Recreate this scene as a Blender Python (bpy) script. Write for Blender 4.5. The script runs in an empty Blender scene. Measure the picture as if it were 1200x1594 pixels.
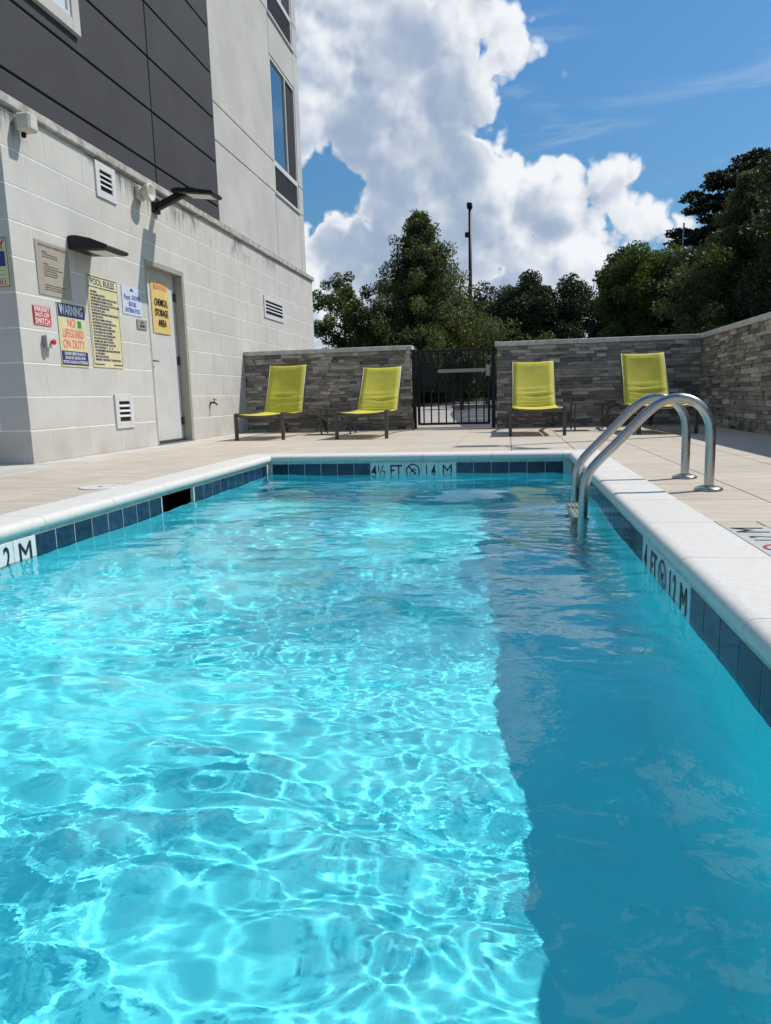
import bpy, math, random
import numpy as np
from mathutils import Matrix, Vector

# ------------------------------------------------------------------ camera
S = bpy.context.scene
COL = S.collection
R = math.radians
yaw, pitch, roll = R(9.87373796), R(-9.24139093), R(-1.56525404)
CAMZ = 0.515
_r0 = np.array([math.cos(yaw), math.sin(yaw), 0])
_f = np.array([-math.sin(yaw) * math.cos(pitch), math.cos(yaw) * math.cos(pitch), math.sin(pitch)])
_u0 = np.cross(_r0, _f)
_r = math.cos(roll) * _r0 + math.sin(roll) * _u0
_u = -math.sin(roll) * _r0 + math.cos(roll) * _u0
cd = bpy.data.cameras.new('camera')
cam = bpy.data.objects.new('camera', cd)
COL.objects.link(cam)
S.camera = cam
cam.matrix_world = Matrix(((_r[0], _u[0], -_f[0], 0), (_r[1], _u[1], -_f[1], 0), (_r[2], _u[2], -_f[2], CAMZ), (0, 0, 0, 1)))
cd.sensor_fit = 'VERTICAL'
cd.sensor_height = 24
cd.lens = 24 * 1101.3258 / 1594
cd.clip_start = 0.02
cd.clip_end = 4000

# ------------------------------------------------------------------ render settings
S.render.engine = 'CYCLES'
S.view_settings.view_transform = 'Standard'
S.view_settings.look = 'None'
S.view_settings.gamma = 1
S.view_settings.use_curve_mapping = False
S.view_settings.exposure = 0.0
S.cycles.use_denoising = True
try:
    S.cycles.denoiser = 'OPENIMAGEDENOISE'
except Exception:
    pass
S.cycles.sample_clamp_indirect = 5
S.cycles.max_bounces = 12
S.cycles.diffuse_bounces = 8
S.cycles.transparent_max_bounces = 16
S.cycles.caustics_refractive = True
S.cycles.caustics_reflective = True

# ------------------------------------------------------------------ sun and sky
SUN = Vector((0.655, 0.36, 1.0)).normalized()
ELEV = math.asin(SUN.z)
AZ = math.atan2(SUN.x, SUN.y)
sd = bpy.data.lights.new('sun', 'SUN')
sd.energy = 4.2
sd.angle = R(0.53)
sd.color = (1.0, 0.955, 0.885)
sd.cycles.is_caustics_light = True
sun = bpy.data.objects.new('sun', sd)
COL.objects.link(sun)
sun.rotation_euler = SUN.to_track_quat('Z', 'Y').to_euler()

W = bpy.data.worlds.new('World')
S.world = W
W.use_nodes = True
W.cycles.sampling_method = 'NONE'


class NT:
    """small wrapper for writing node trees"""
    def __init__(s, tree):
        s.t = tree

    def n(s, kind, **kw):
        nd = s.t.nodes.new(kind)
        for k, v in kw.items():
            if k.startswith('i_'):
                key = k[2:]
                key = int(key) if key.isdigit() else key.replace('_', ' ')
                s.put(nd.inputs[key], v)
            else:
                setattr(nd, k, v)
        return nd

    def put(s, inp, v):
        if isinstance(v, bpy.types.NodeSocket):
            s.t.links.new(v, inp)
        else:
            inp.default_value = v

    def m(s, op, a, b=None, c=None, clamp=False):
        nd = s.t.nodes.new('ShaderNodeMath')
        nd.operation = op
        nd.use_clamp = clamp
        s.put(nd.inputs[0], a)
        if b is not None:
            s.put(nd.inputs[1], b)
        if c is not None:
            s.put(nd.inputs[2], c)
        return nd.outputs[0]

    def v(s, op, a, b=None, out=0, scale=None):
        nd = s.t.nodes.new('ShaderNodeVectorMath')
        nd.operation = op
        s.put(nd.inputs[0], a)
        if b is not None:
            s.put(nd.inputs[1], b)
        if scale is not None:
            s.put(nd.inputs['Scale'], scale)
        return nd.outputs[out]

    def mix(s, f, a, b, blend='MIX'):
        nd = s.t.nodes.new('ShaderNodeMix')
        nd.data_type = 'RGBA'
        nd.blend_type = blend
        s.put(nd.inputs[0], f)
        s.put(nd.inputs[6], a if isinstance(a, bpy.types.NodeSocket) else (*a[:3], 1))
        s.put(nd.inputs[7], b if isinstance(b, bpy.types.NodeSocket) else (*b[:3], 1))
        return nd.outputs[2]

    def ss(s, x, lo, hi, a=0.0, b=1.0):
        nd = s.t.nodes.new('ShaderNodeMapRange')
        nd.interpolation_type = 'SMOOTHSTEP'
        s.put(nd.inputs[0], x)
        nd.inputs[1].default_value = lo
        nd.inputs[2].default_value = hi
        nd.inputs[3].default_value = a
        nd.inputs[4].default_value = b
        return nd.outputs[0]

    def noise(s, vec, scale, detail=3, rough=0.5, out=0, dist=0.0):
        nd = s.t.nodes.new('ShaderNodeTexNoise')
        if vec is not None:
            s.put(nd.inputs['Vector'], vec)
        nd.inputs['Scale'].default_value = scale
        nd.inputs['Detail'].default_value = detail
        nd.inputs['Roughness'].default_value = rough
        nd.inputs['Distortion'].default_value = dist
        return nd.outputs[out]


# cumulus masses as directions (x, y, z) and angular radii
BLOBS = [(-0.063, 0.872, 0.486, 0.088), (-0.134, 0.867, 0.479, 0.1), (-0.207, 0.861, 0.465, 0.094), (-0.229, 0.88, 0.416, 0.097), (-0.156,
 0.896, 0.416, 0.098), (-0.088, 0.904, 0.419, 0.075), (-0.049, 0.919, 0.391, 0.046), (-0.011, 0.925, 0.38, 0.032), (0.019, 0.924,
 0.382, 0.028), (0.045, 0.924, 0.38, 0.016), (-0.077, 0.93, 0.359, 0.09), (-0.162, 0.918, 0.362, 0.102), (-0.23, 0.903, 0.362,
 0.078), (-0.246, 0.911, 0.33, 0.049), (-0.035, 0.943, 0.33, 0.069), (-0.087, 0.95, 0.3, 0.105), (-0.135, 0.942, 0.308, 0.081),
 (0.0, 0.956, 0.294, 0.049), (0.032, 0.963, 0.268, 0.049), (0.071, 0.959, 0.273, 0.04), (0.098, 0.959, 0.267, 0.031), (0.118,
 0.961, 0.25, 0.031), (0.143, 0.955, 0.261, 0.018), (0.165, 0.951, 0.261, 0.01), (-0.024, 0.971, 0.239, 0.098), (0.057, 0.974,
 0.219, 0.076), (0.108, 0.971, 0.215, 0.047), (0.136, 0.971, 0.198, 0.039), (-0.091, 0.971, 0.22, 0.1), (-0.14, 0.965, 0.222,
 0.063), (-0.171, 0.965, 0.2, 0.051), (-0.144, 0.977, 0.159, 0.086), (-0.059, 0.987, 0.148, 0.103), (0.025, 0.987, 0.16, 0.083),
 (0.082, 0.983, 0.164, 0.065), (0.152, 0.971, 0.185, 0.042), (0.189, 0.965, 0.184, 0.025), (-0.238, 0.951, 0.197, 0.037), (-0.256,
 0.952, 0.169, 0.06), (-0.212, 0.965, 0.153, 0.069), (0.108, 0.988, 0.111, 0.044), (0.059, 0.993, 0.102, 0.067), (-0.025, 0.995,
 0.097, 0.077), (-0.129, 0.987, 0.092, 0.088), (-0.232, 0.966, 0.112, 0.07), (-0.21, 0.96, 0.185, 0.038), (0.300, 0.916, 0.270, 0.032), (0.318, 0.915, 0.256, 0.040), (0.335, 0.910, 0.250, 0.045)]
# grey undersides in the depth of the cloud
GREY = [(-0.08, 0.954, 0.289, 0.061), (-0.154, 0.951, 0.267, 0.074), (-0.192, 0.962, 0.192, 0.068), (-0.091, 0.973, 0.212, 0.063),
 (-0.111, 0.903, 0.414, 0.053), (-0.077, 0.93, 0.359, 0.047), (0.009, 0.989, 0.145, 0.059), (-0.076, 0.986, 0.149, 0.051), (0.049,
 0.975, 0.216, 0.032), (0.033, 0.972, 0.232, 0.024), (-0.18, 0.927, 0.33, 0.04)]
_rng = random.Random(5)
for i in range(26):                      # the same kind of broken cumulus all round the sky
    a = _rng.uniform(R(40), R(325))
    e = _rng.uniform(R(4), R(50))
    d = (math.sin(a) * math.cos(e), math.cos(a) * math.cos(e), math.sin(e))
    BLOBS.append((*d, _rng.uniform(0.06, 0.2)))
for d, r in (((-0.30, 0.72, 0.62), 0.13), ((-0.12, 0.70, 0.70), 0.12), ((-0.42, 0.62, 0.66), 0.15), ((0.30, 0.60, 0.74), 0.07),
             ((-0.1, 0.4, 0.91), 0.14), ((-0.5, 0.3, 0.8), 0.2), ((0.16, 0.66, 0.73), 0.06),
             ((0.10, 0.80, 0.58), 0.035), ((0.22, 0.78, 0.57), 0.045), ((0.33, 0.74, 0.60), 0.04), ((0.24, 0.69, 0.68), 0.05), ((0.40, 0.66, 0.63), 0.06), ((0.05, 0.74, 0.67), 0.04)):  # small clouds out of view, added for their reflections in the shaded water
    v_ = Vector(d).normalized()
    BLOBS.append((*v_, r))
BLOBS.append((-0.035, 0.915, 0.412, 0.045))


def sky_nodes():
    H = bpy.data.node_groups.new('cloud_height', 'ShaderNodeTree')
    H.interface.new_socket('Vector', in_out='INPUT', socket_type='NodeSocketVector')
    H.interface.new_socket('Height', in_out='OUTPUT', socket_type='NodeSocketFloat')
    H.interface.new_socket('Body', in_out='OUTPUT', socket_type='NodeSocketFloat')
    N = NT(H)
    gi = N.n('NodeGroupInput')
    go = N.n('NodeGroupOutput')
    P = gi.outputs[0]
    w1 = N.noise(P, 7.0, 2, 0.55, out=1)
    Pw = N.v('ADD', P, N.v('SCALE', N.v('SUBTRACT', w1, (0.5, 0.5, 0.5)), scale=0.06))
    acc = None
    for (x, y, z, r) in BLOBS:
        d = N.v('DISTANCE', Pw, (x, y, z), out=1)
        h = N.m('SUBTRACT', r, d)
        acc = h if acc is None else N.m('SMOOTH_MAX', acc, h, 0.008)
    w2 = N.noise(P, 26.0, 2, 0.6, out=1)
    Pv = N.v('ADD', P, N.v('SCALE', N.v('SUBTRACT', w2, (0.5, 0.5, 0.5)), scale=0.03))
    h = acc
    for sc_, amp in ((13.0, 0.050), (33.0, 0.020), (80.0, 0.0075)):
        vo = N.n('ShaderNodeTexVoronoi', feature='F1', i_Scale=sc_, i_Vector=Pv)
        q = vo.outputs['Distance']
        h = N.m('ADD', h, N.m('MULTIPLY_ADD', N.m('MULTIPLY', q, q), -amp * 1.6, amp * 0.42))
    N.t.links.new(h, go.inputs[0])
    N.t.links.new(acc, go.inputs[1])

    N = NT(W.node_tree)
    bg = W.node_tree.nodes['Background']
    sk = N.n('ShaderNodeTexSky', sky_type='NISHITA', sun_disc=False, sun_elevation=ELEV, sun_rotation=AZ)
    sk.air_density = 1.0
    sk.dust_density = 0.25
    sk.ozone_density = 3.0
    hs = N.n('ShaderNodeHueSaturation', i_Saturation=1.22, i_Value=1.0, i_Color=sk.outputs[0])
    tc = N.n('ShaderNodeTexCoord')
    P = tc.outputs['Generated']
    P = N.v('NORMALIZE', P)
    g1 = N.n('ShaderNodeGroup', node_tree=H)
    g2 = N.n('ShaderNodeGroup', node_tree=H)
    N.put(g1.inputs[0], P)
    N.put(g2.inputs[0], N.v('ADD', P, tuple(SUN * 0.017)))
    h, body = g1.outputs[0], g1.outputs[1]
    D = N.m('SUBTRACT', h, g2.outputs[0])
    alpha = N.ss(h, -0.002, 0.013)
    tone = None
    for (x, y, z, r) in GREY:
        q = N.ss(N.v('DISTANCE', P, (x, y, z), out=1), 0.25 * r, 1.45 * r, 1.0, 0.0)
        tone = q if tone is None else N.m('MAXIMUM', tone, q)
    patch = N.ss(N.noise(P, 8.0, 3, 0.55), 0.42, 0.60)
    soft = N.m('MULTIPLY', N.ss(h, 0.006, 0.035), N.m('MULTIPLY_ADD', tone, 0.75, N.m('MULTIPLY', patch, 0.30)), clamp=True)
    relief = N.m('MULTIPLY', D, N.m('MULTIPLY_ADD', soft, -15.0, 20.0))
    lit = N.m('ADD', relief, N.m('MULTIPLY_ADD', soft, -0.78, 0.55))
    amount = N.ss(N.m('ADD', lit, N.ss(h, 0.0, 0.022, 0.22, 0.0)), -0.45, 1.05)
    cc = N.mix(amount, (3.3, 4.3, 5.8), (9.0, 9.25, 9.6))
    zc = N.n('ShaderNodeSeparateXYZ')
    N.put(zc.inputs[0], P)
    blue = N.v('SCALE', N.v('MULTIPLY', hs.outputs[0], (1.12, 1.30, 1.26)), scale=N.ss(zc.outputs[2], 0.0, 0.5, 0.62, 1.02))
    blue = N.mix(N.ss(zc.outputs[2], -0.02, 0.16, 0.9, 0.0), blue, (4.6, 6.0, 8.0))
    # thin high wisps
    mp = N.n('ShaderNodeMapping', i_Vector=P)
    mp.inputs['Rotation'].default_value = (0.0, 0.35, 0.3)
    mp.inputs['Scale'].default_value = (3.0, 8.0, 22.0)
    wn = N.noise(mp.outputs[0], 1.1, 5, 0.62, dist=0.7)
    wisp = N.m('MULTIPLY', N.ss(wn, 0.50, 0.82), 0.4)
    skyc = N.mix(wisp, blue, (6.5, 7.4, 8.6))
    out = N.mix(alpha, skyc, cc)
    # below the horizon the world is hidden by the ground
    N.put(bg.inputs[0], out)
    bg.inputs[1].default_value = 0.1


sky_nodes()

# ------------------------------------------------------------------ helpers
rnd = random.Random(11)
MATS = {}


def make_mat(name, base, rough=0.7, var=0.12, vscale=6.0, bump=0.0, bscale=60.0, metallic=0.0, island=0.0, objvar=0.0,
             col2=None, detail=4, stretch=None, spec=0.5, coat=0.0):
    m = bpy.data.materials.new(name)
    m.use_nodes = True
    N = NT(m.node_tree)
    b = m.node_tree.nodes['Principled BSDF']
    tc = N.n('ShaderNodeTexCoord')
    geo = N.n('ShaderNodeNewGeometry')
    vec = geo.outputs['Position']
    if stretch:
        mp = N.n('ShaderNodeMapping', i_Vector=vec)
        mp.inputs['Scale'].default_value = stretch
        vec = mp.outputs[0]
    nz = N.noise(vec, vscale, detail, 0.6)
    c2 = col2 if col2 else tuple(max(0, c * (1 - 2.2 * var)) for c in base)
    c1 = tuple(min(1, c * (1 + var)) for c in base)
    c = N.mix(N.ss(nz, 0.3, 0.7), c2, c1)
    if island > 0:
        f = N.m('MULTIPLY_ADD', geo.outputs['Random Per Island'], 2 * island, 1 - island)
        c = N.v('SCALE', c, scale=f)
    if objvar > 0:
        oi = N.n('ShaderNodeObjectInfo')
        f = N.m('MULTIPLY_ADD', oi.outputs['Random'], 2 * objvar, 1 - objvar)
        c = N.v('SCALE', c, scale=f)
    N.put(b.inputs['Base Color'], c)
    b.inputs['Roughness'].default_value = rough
    b.inputs['Metallic'].default_value = metallic
    b.inputs['Specular IOR Level'].default_value = spec
    b.inputs['Coat Weight'].default_value = coat
    if bump > 0:
        bn = N.n('ShaderNodeBump', i_Strength=0.6, i_Distance=bump)
        N.put(bn.inputs['Height'], N.noise(vec, bscale, 3, 0.6))
        N.put(b.inputs['Normal'], bn.outputs[0])
    MATS[name] = m
    return m


class MB:
    def __init__(s):
        s.v, s.f, s.sm = [], [], []

    def add(s, vs, fs, smooth=False):
        o = len(s.v)
        s.v += [tuple(p) for p in vs]
        for f in fs:
            s.f.append(tuple(i + o for i in f))
            s.sm.append(smooth)
        return s

    def box(s, x0, x1, y0, y1, z0, z1):
        return s.add([(x, y, z) for x in (x0, x1) for y in (y0, y1) for z in (z0, z1)],
                     [(0, 1, 3, 2), (4, 6, 7, 5), (0, 4, 5, 1), (2, 3, 7, 6), (0, 2, 6, 4), (1, 5, 7, 3)])

    def cbox(s, x0, x1, y0, y1, z0, z1, c=0.003):
        lo, hi = (x0, y0, z0), (x1, y1, z1)
        vs, idx = [], {}
        for sx in (0, 1):
            for sy in (0, 1):
                for sz in (0, 1):
                    sg = (sx, sy, sz)
                    for a in range(3):
                        p = [hi[k] if sg[k] else lo[k] for k in range(3)]
                        for k in range(3):
                            if k != a:
                                p[k] += -c if sg[k] else c
                        idx[(sg, a)] = len(vs)
                        vs.append(p)
        fs = []
        for a in range(3):
            b_, c_ = [(1, 2), (2, 0), (0, 1)][a]
            for sa in (0, 1):
                q = []
                for (sb, sc) in ((0, 0), (1, 0), (1, 1), (0, 1)):
                    sg = [0, 0, 0]
                    sg[a], sg[b_], sg[c_] = sa, sb, sc
                    q.append(idx[(tuple(sg), a)])
                fs.append(q if sa else q[::-1])
        for a in range(3):
            b_, c_ = [(1, 2), (2, 0), (0, 1)][a]
            for sb in (0, 1):
                for sc in (0, 1):
                    q = []
                    for sa, ax in ((0, b_), (1, b_), (1, c_), (0, c_)):
                        sg = [0, 0, 0]
                        sg[a], sg[b_], sg[c_] = sa, sb, sc
                        q.append(idx[(tuple(sg), ax)])
                    fs.append(q if (sb ^ sc) else q[::-1])
        for sx in (0, 1):
            for sy in (0, 1):
                for sz in (0, 1):
                    q = [idx[((sx, sy, sz), a)] for a in range(3)]
                    fs.append(q if (sx + sy + sz) % 2 else q[::-1])
        return s.add(vs, fs)

    def tube(s, pts, rad, seg=10, cap=True, smooth=True):
        pts = [Vector(p) for p in pts]
        n = len(pts)
        rads = rad if isinstance(rad, (list, tuple)) else [rad] * n
        t0 = (pts[1] - pts[0]).normalized()
        up = Vector((0, 0, 1)) if abs(t0.z) < 0.9 else Vector((1, 0, 0))
        nrm = (up - t0 * up.dot(t0)).normalized()
        vs = []
        for i, p in enumerate(pts):
            if i == 0:
                t = t0
            elif i == n - 1:
                t = (pts[i] - pts[i - 1]).normalized()
            else:
                t = (pts[i + 1] - pts[i - 1]).normalized()
            nrm = (nrm - t * nrm.dot(t)).normalized()
            bn = t.cross(nrm)
            for k in range(seg):
                a = 2 * math.pi * k / seg
                vs.append(p + (nrm * math.cos(a) + bn * math.sin(a)) * rads[i])
        fs = []
        for i in range(n - 1):
            for k in range(seg):
                k2 = (k + 1) % seg
                fs.append((i * seg + k, i * seg + k2, (i + 1) * seg + k2, (i + 1) * seg + k))
        s.add(vs, fs, smooth)
        if cap:
            o = len(s.v) - len(vs)
            s.f.append(tuple(o + k for k in range(seg))[::-1])
            s.sm.append(False)
            s.f.append(tuple(o + (n - 1) * seg + k for k in range(seg)))
            s.sm.append(False)
        return s

    def bar(s, a, b, w, d, side=(1, 0, 0)):
        """rectangular bar from a to b, w across along side, d the other way"""
        a, b = Vector(a), Vector(b)
        t = (b - a).normalized()
        sd_ = Vector(side)
        sd_ = (sd_ - t * sd_.dot(t)).normalized() * w / 2
        o = t.cross(sd_).normalized() * d / 2
        vs = [a - sd_ - o, a + sd_ - o, a + sd_ + o, a - sd_ + o, b - sd_ - o, b + sd_ - o, b + sd_ + o, b - sd_ + o]
        return s.add(vs, [(3, 2, 1, 0), (4, 5, 6, 7), (0, 1, 5, 4), (1, 2, 6, 5), (2, 3, 7, 6), (3, 0, 4, 7)])

    def sweep(s, pts, w, d, side=(1, 0, 0)):
        """flat strip section w (along side) x d swept through pts"""
        pts = [Vector(p) for p in pts]
        sd_ = Vector(side).normalized() * w / 2
        vs = []
        for i, p in enumerate(pts):
            t = (pts[min(i + 1, len(pts) - 1)] - pts[max(i - 1, 0)]).normalized()
            o = t.cross(Vector(side)).normalized() * d / 2
            vs += [p - sd_ - o, p + sd_ - o, p + sd_ + o, p - sd_ + o]
        fs = []
        for i in range(len(pts) - 1):
            for k in range(4):
                k2 = (k + 1) % 4
                fs.append((i * 4 + k, i * 4 + k2, i * 4 + 4 + k2, i * 4 + 4 + k))
        m = len(pts) * 4 - 4
        fs += [(3, 2, 1, 0), (m, m + 1, m + 2, m + 3)]
        return s.add(vs, fs)

    def prism(s, poly, axis, a, b, smooth=False):
        """2D polygon extruded along axis; poly gives the two other coordinates in xyz order"""
        n = len(poly)
        vs = []
        for t in (a, b):
            for (p, q) in poly:
                vs.append({'x': (t, p, q), 'y': (p, t, q), 'z': (p, q, t)}[axis])
        fs = [(k, (k + 1) % n, n + (k + 1) % n, n + k) for k in range(n)]
        s.add(vs, fs, smooth)
        o = len(s.v) - 2 * n
        s.f.append(tuple(o + k for k in range(n))[::-1])
        s.f.append(tuple(o + n + k for k in range(n)))
        s.sm += [False, False]
        return s

    def lathe(s, prof, centre=(0, 0, 0), axis='z', seg=20, smooth=True):
        vs = []
        for (r, h) in prof:
            for k in range(seg):
                a = 2 * math.pi * k / seg
                c, sn = r * math.cos(a), r * math.sin(a)
                p = {'z': (c, sn, h), 'x': (h, c, sn), 'y': (c, h, sn)}[axis]
                vs.append((p[0] + centre[0], p[1] + centre[1], p[2] + centre[2]))
        fs = []
        for i in range(len(prof) - 1):
            for k in range(seg):
                k2 = (k + 1) % seg
                fs.append((i * seg + k, i * seg + k2, (i + 1) * seg + k2, (i + 1) * seg + k))
        fs.append(tuple(range(seg))[::-1])
        fs.append(tuple((len(prof) - 1) * seg + k for k in range(seg)))
        return s.add(vs, fs, smooth)

    def mesh(s, name, mat):
        me = bpy.data.meshes.new(name)
        me.from_pydata(s.v, [], s.f)
        me.polygons.foreach_set('use_smooth', s.sm)
        import bmesh
        bm = bmesh.new()
        bm.from_mesh(me)
        bmesh.ops.recalc_face_normals(bm, faces=bm.faces)
        bm.to_mesh(me)
        bm.free()
        if mat:
            me.materials.append(mat)
        return me

    def obj(s, name, mat, parent=None, loc=None, kind=None):
        return put(name, s.mesh(name, mat), parent, loc, kind=kind)


def put(name, data, parent=None, loc=None, rot=None, scale=None, kind=None):
    o = bpy.data.objects.new(name, data)
    COL.objects.link(o)
    if parent is not None:
        o.parent = parent
    if loc is not None:
        o.location = loc
    if rot is not None:
        o.rotation_euler = rot
    if scale is not None:
        o.scale = scale
    if kind:
        o['kind'] = kind
    return o


def tag(o, label, cat, group=None):
    o['label'] = label
    o['category'] = cat
    if group:
        o['group'] = group
    return o


def thing(name, label, cat, loc=(0, 0, 0), rot=(0, 0, 0), group=None):
    return tag(put(name, None, None, loc, rot), label, cat, group)


def np_mesh(name, co, quads, mat, smooth=False):
    me = bpy.data.meshes.new(name)
    me.vertices.add(len(co))
    me.vertices.foreach_set('co', np.asarray(co, np.float32).ravel())
    me.loops.add(quads.size)
    me.loops.foreach_set('vertex_index', quads.ravel().astype(np.int32))
    me.polygons.add(len(quads))
    me.polygons.foreach_set('loop_start', (np.arange(len(quads)) * quads.shape[1]).astype(np.int32))
    me.polygons.foreach_set('use_smooth', np.full(len(quads), smooth))
    me.update(calc_edges=True)
    me.validate()
    if mat:
        me.materials.append(mat)
    return me


FLIP_YZ = (R(90), 0, R(90))          # facing +X (the building's pool side)


def text(body, size, parent, loc, rot=(0, 0, 0), mat=None, sx=1.0, bold=0.0, align='CENTER', name='lettering', space=1.0, ls=1.0):
    c = bpy.data.curves.new(name, 'FONT')
    c.body = body
    c.size = size
    c.align_x = align
    c.align_y = 'CENTER'
    c.offset = bold
    c.extrude = 0.0006
    c.resolution_u = 3
    c.space_character = space
    c.space_line = ls
    c.materials.append(mat)
    o = put(name, c, parent, loc, rot, (sx, 1, 1))
    return o


# ------------------------------------------------------------------ materials
M_block = make_mat('painted_block', (0.535, 0.515, 0.475), 0.75, 0.035, 2.5, 0.0012, 140, objvar=0.018)
M_joint = make_mat('joint_caulk', (0.78, 0.77, 0.74), 0.7, 0.04, 8)
M_dark = make_mat('charcoal_stucco', (0.040, 0.040, 0.047), 0.85, 0.08, 1.6, 0.0015, 220, objvar=0.04)
M_groove = make_mat('groove_black', (0.012, 0.012, 0.014), 0.8, 0.0)
M_stucco = make_mat('beige_stucco', (0.50, 0.485, 0.455), 0.85, 0.05, 1.2, 0.0012, 260, objvar=0.02)
M_seal = make_mat('stucco_reveal', (0.22, 0.205, 0.18), 0.8, 0.05)
M_ledge = make_mat('ledge_stone', (0.44, 0.42, 0.38), 0.8, 0.16, 9, 0.001, 90, col2=(0.26, 0.24, 0.21))
M_white = make_mat('white_paint', (0.62, 0.62, 0.60), 0.45, 0.03, 5)
M_doorw = make_mat('door_paint', (0.58, 0.575, 0.56), 0.42, 0.03, 3)
M_frame = make_mat('door_frame_paint', (0.36, 0.34, 0.28), 0.5, 0.05, 3)
M_black = make_mat('black_metal', (0.008, 0.008, 0.009), 0.45, 0.05, 4, spec=0.3)
M_bronze = make_mat('dark_bronze_metal', (0.085, 0.070, 0.060), 0.42, 0.06, 4, metallic=0.3)
M_grille = make_mat('grille_grey', (0.10, 0.10, 0.105), 0.5, 0.1, 9)
M_cap = make_mat('cap_stone', (0.54, 0.53, 0.50), 0.75, 0.10, 9, 0.001, 80, objvar=0.06)
M_core = make_mat('wall_mortar', (0.07, 0.066, 0.06), 0.95, 0.15, 20)
M_cop = make_mat('coping_concrete', (0.64, 0.62, 0.58), 0.7, 0.03, 45, 0.0006, 300, objvar=0.02)
M_grout = make_mat('beige_grout', (0.55, 0.54, 0.45), 0.7, 0.10, 14)
M_paver = make_mat('beige_paver', (0.52, 0.455, 0.37), 0.75, 0.07, 3.0, 0.0006, 160, objvar=0.05, stretch=(1.0, 6.0, 1.0))
M_deckbase = make_mat('paver_joint', (0.13, 0.11, 0.085), 0.9, 0.1, 10)
M_strip = make_mat('smooth_concrete', (0.52, 0.49, 0.43), 0.8, 0.08, 3, 0.001, 120)
M_fabric = make_mat('lime_sling', (0.56, 0.51, 0.055), 0.75, 0.05, 7, 0.0006, 500)
M_piping = make_mat('cream_piping', (0.62, 0.62, 0.42), 0.6, 0.03, 8)
M_plaster = make_mat('pool_plaster', (0.15, 0.82, 0.89), 0.8, 0.04, 1.5)
M_marker = make_mat('marker_tile_white', (0.68, 0.70, 0.68), 0.2, 0.04, 9)
M_ink = make_mat('black_ink', (0.015, 0.015, 0.02), 0.35, 0.0)
M_navyink = make_mat('navy_ink', (0.02, 0.035, 0.16), 0.45, 0.0)
M_blueink = make_mat('blue_ink', (0.03, 0.07, 0.33), 0.45, 0.0)
M_redink = make_mat('red_ink', (0.50, 0.025, 0.03), 0.45, 0.05)
M_pinkink = make_mat('faded_red_ink', (0.75, 0.16, 0.13), 0.45, 0.0)
M_cream = make_mat('cream_sign', (0.66, 0.60, 0.34), 0.4, 0.04, 6)
M_tan = make_mat('tan_sign', (0.36, 0.32, 0.26), 0.6, 0.04, 6)
M_peach = make_mat('faded_yellow_sign', (0.72, 0.52, 0.20), 0.45, 0.06, 5)
M_orange = make_mat('faded_orange_print', (0.75, 0.30, 0.13), 0.45, 0.06, 5)
M_shower = make_mat('pale_blue_sign', (0.56, 0.62, 0.72), 0.4, 0.02)
M_greenp = make_mat('green_sticker', (0.02, 0.28, 0.10), 0.4, 0.0)
M_whiteink = make_mat('white_ink', (0.72, 0.72, 0.70), 0.45, 0.0)
M_greyplate = make_mat('grey_plate', (0.30, 0.29, 0.27), 0.4, 0.05)
M_horn = make_mat('aged_white_plastic', (0.60, 0.57, 0.48), 0.4, 0.06, 12)
M_lens = make_mat('lamp_lens', (0.45, 0.47, 0.42), 0.15, 0.05, 30)
M_bark = make_mat('tree_bark', (0.06, 0.05, 0.04), 0.9, 0.2, 3)
M_asphalt = make_mat('asphalt', (0.055, 0.056, 0.06), 0.9, 0.15, 2, 0.004, 60)
M_line = make_mat('road_paint', (0.6, 0.6, 0.58), 0.6, 0.1, 8)
M_path = make_mat('walk_concrete', (0.36, 0.33, 0.29), 0.85, 0.08, 2)
M_grass = make_mat('grass_ground', (0.05, 0.07, 0.025), 0.95, 0.3, 0.8)
M_brass = make_mat('weathered_brass', (0.16, 0.10, 0.05), 0.4, 0.1, 30, metallic=0.8)
M_signred = make_mat('red_plastic', (0.55, 0.03, 0.03), 0.35, 0.0)


def stone_mat():
    m = make_mat('ledge_stone_veneer', (0.20, 0.19, 0.175), 0.9, 0.15, 14, 0.004, 45)
    N = NT(m.node_tree)
    b = m.node_tree.nodes['Principled BSDF']
    oi = N.n('ShaderNodeObjectInfo')
    cr = N.n('ShaderNodeValToRGB')
    e = cr.color_ramp.elements
    e[0].position, e[0].color = 0.0, (0.12, 0.112, 0.10, 1)
    e[1].position, e[1].color = 1.0, (0.52, 0.46, 0.375, 1)
    for p, c in ((0.3, (0.20, 0.185, 0.162, 1)), (0.55, (0.27, 0.24, 0.20, 1)), (0.78, (0.36, 0.33, 0.285, 1))):
        k = cr.color_ramp.elements.new(p)
        k.color = c
    N.put(cr.inputs[0], oi.outputs['Random'])
    geo = N.n('ShaderNodeNewGeometry')
    mp = N.n('ShaderNodeMapping', i_Vector=geo.outputs['Position'])
    mp.inputs['Scale'].default_value = (4, 4, 22)
    nz = N.noise(mp.outputs[0], 1.6, 5, 0.65)
    c = N.v('SCALE', cr.outputs[0], scale=N.ss(nz, 0.25, 0.75, 0.62, 1.35))
    N.put(b.inputs['Base Color'], c)
    return m


M_stone = stone_mat()


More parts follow.
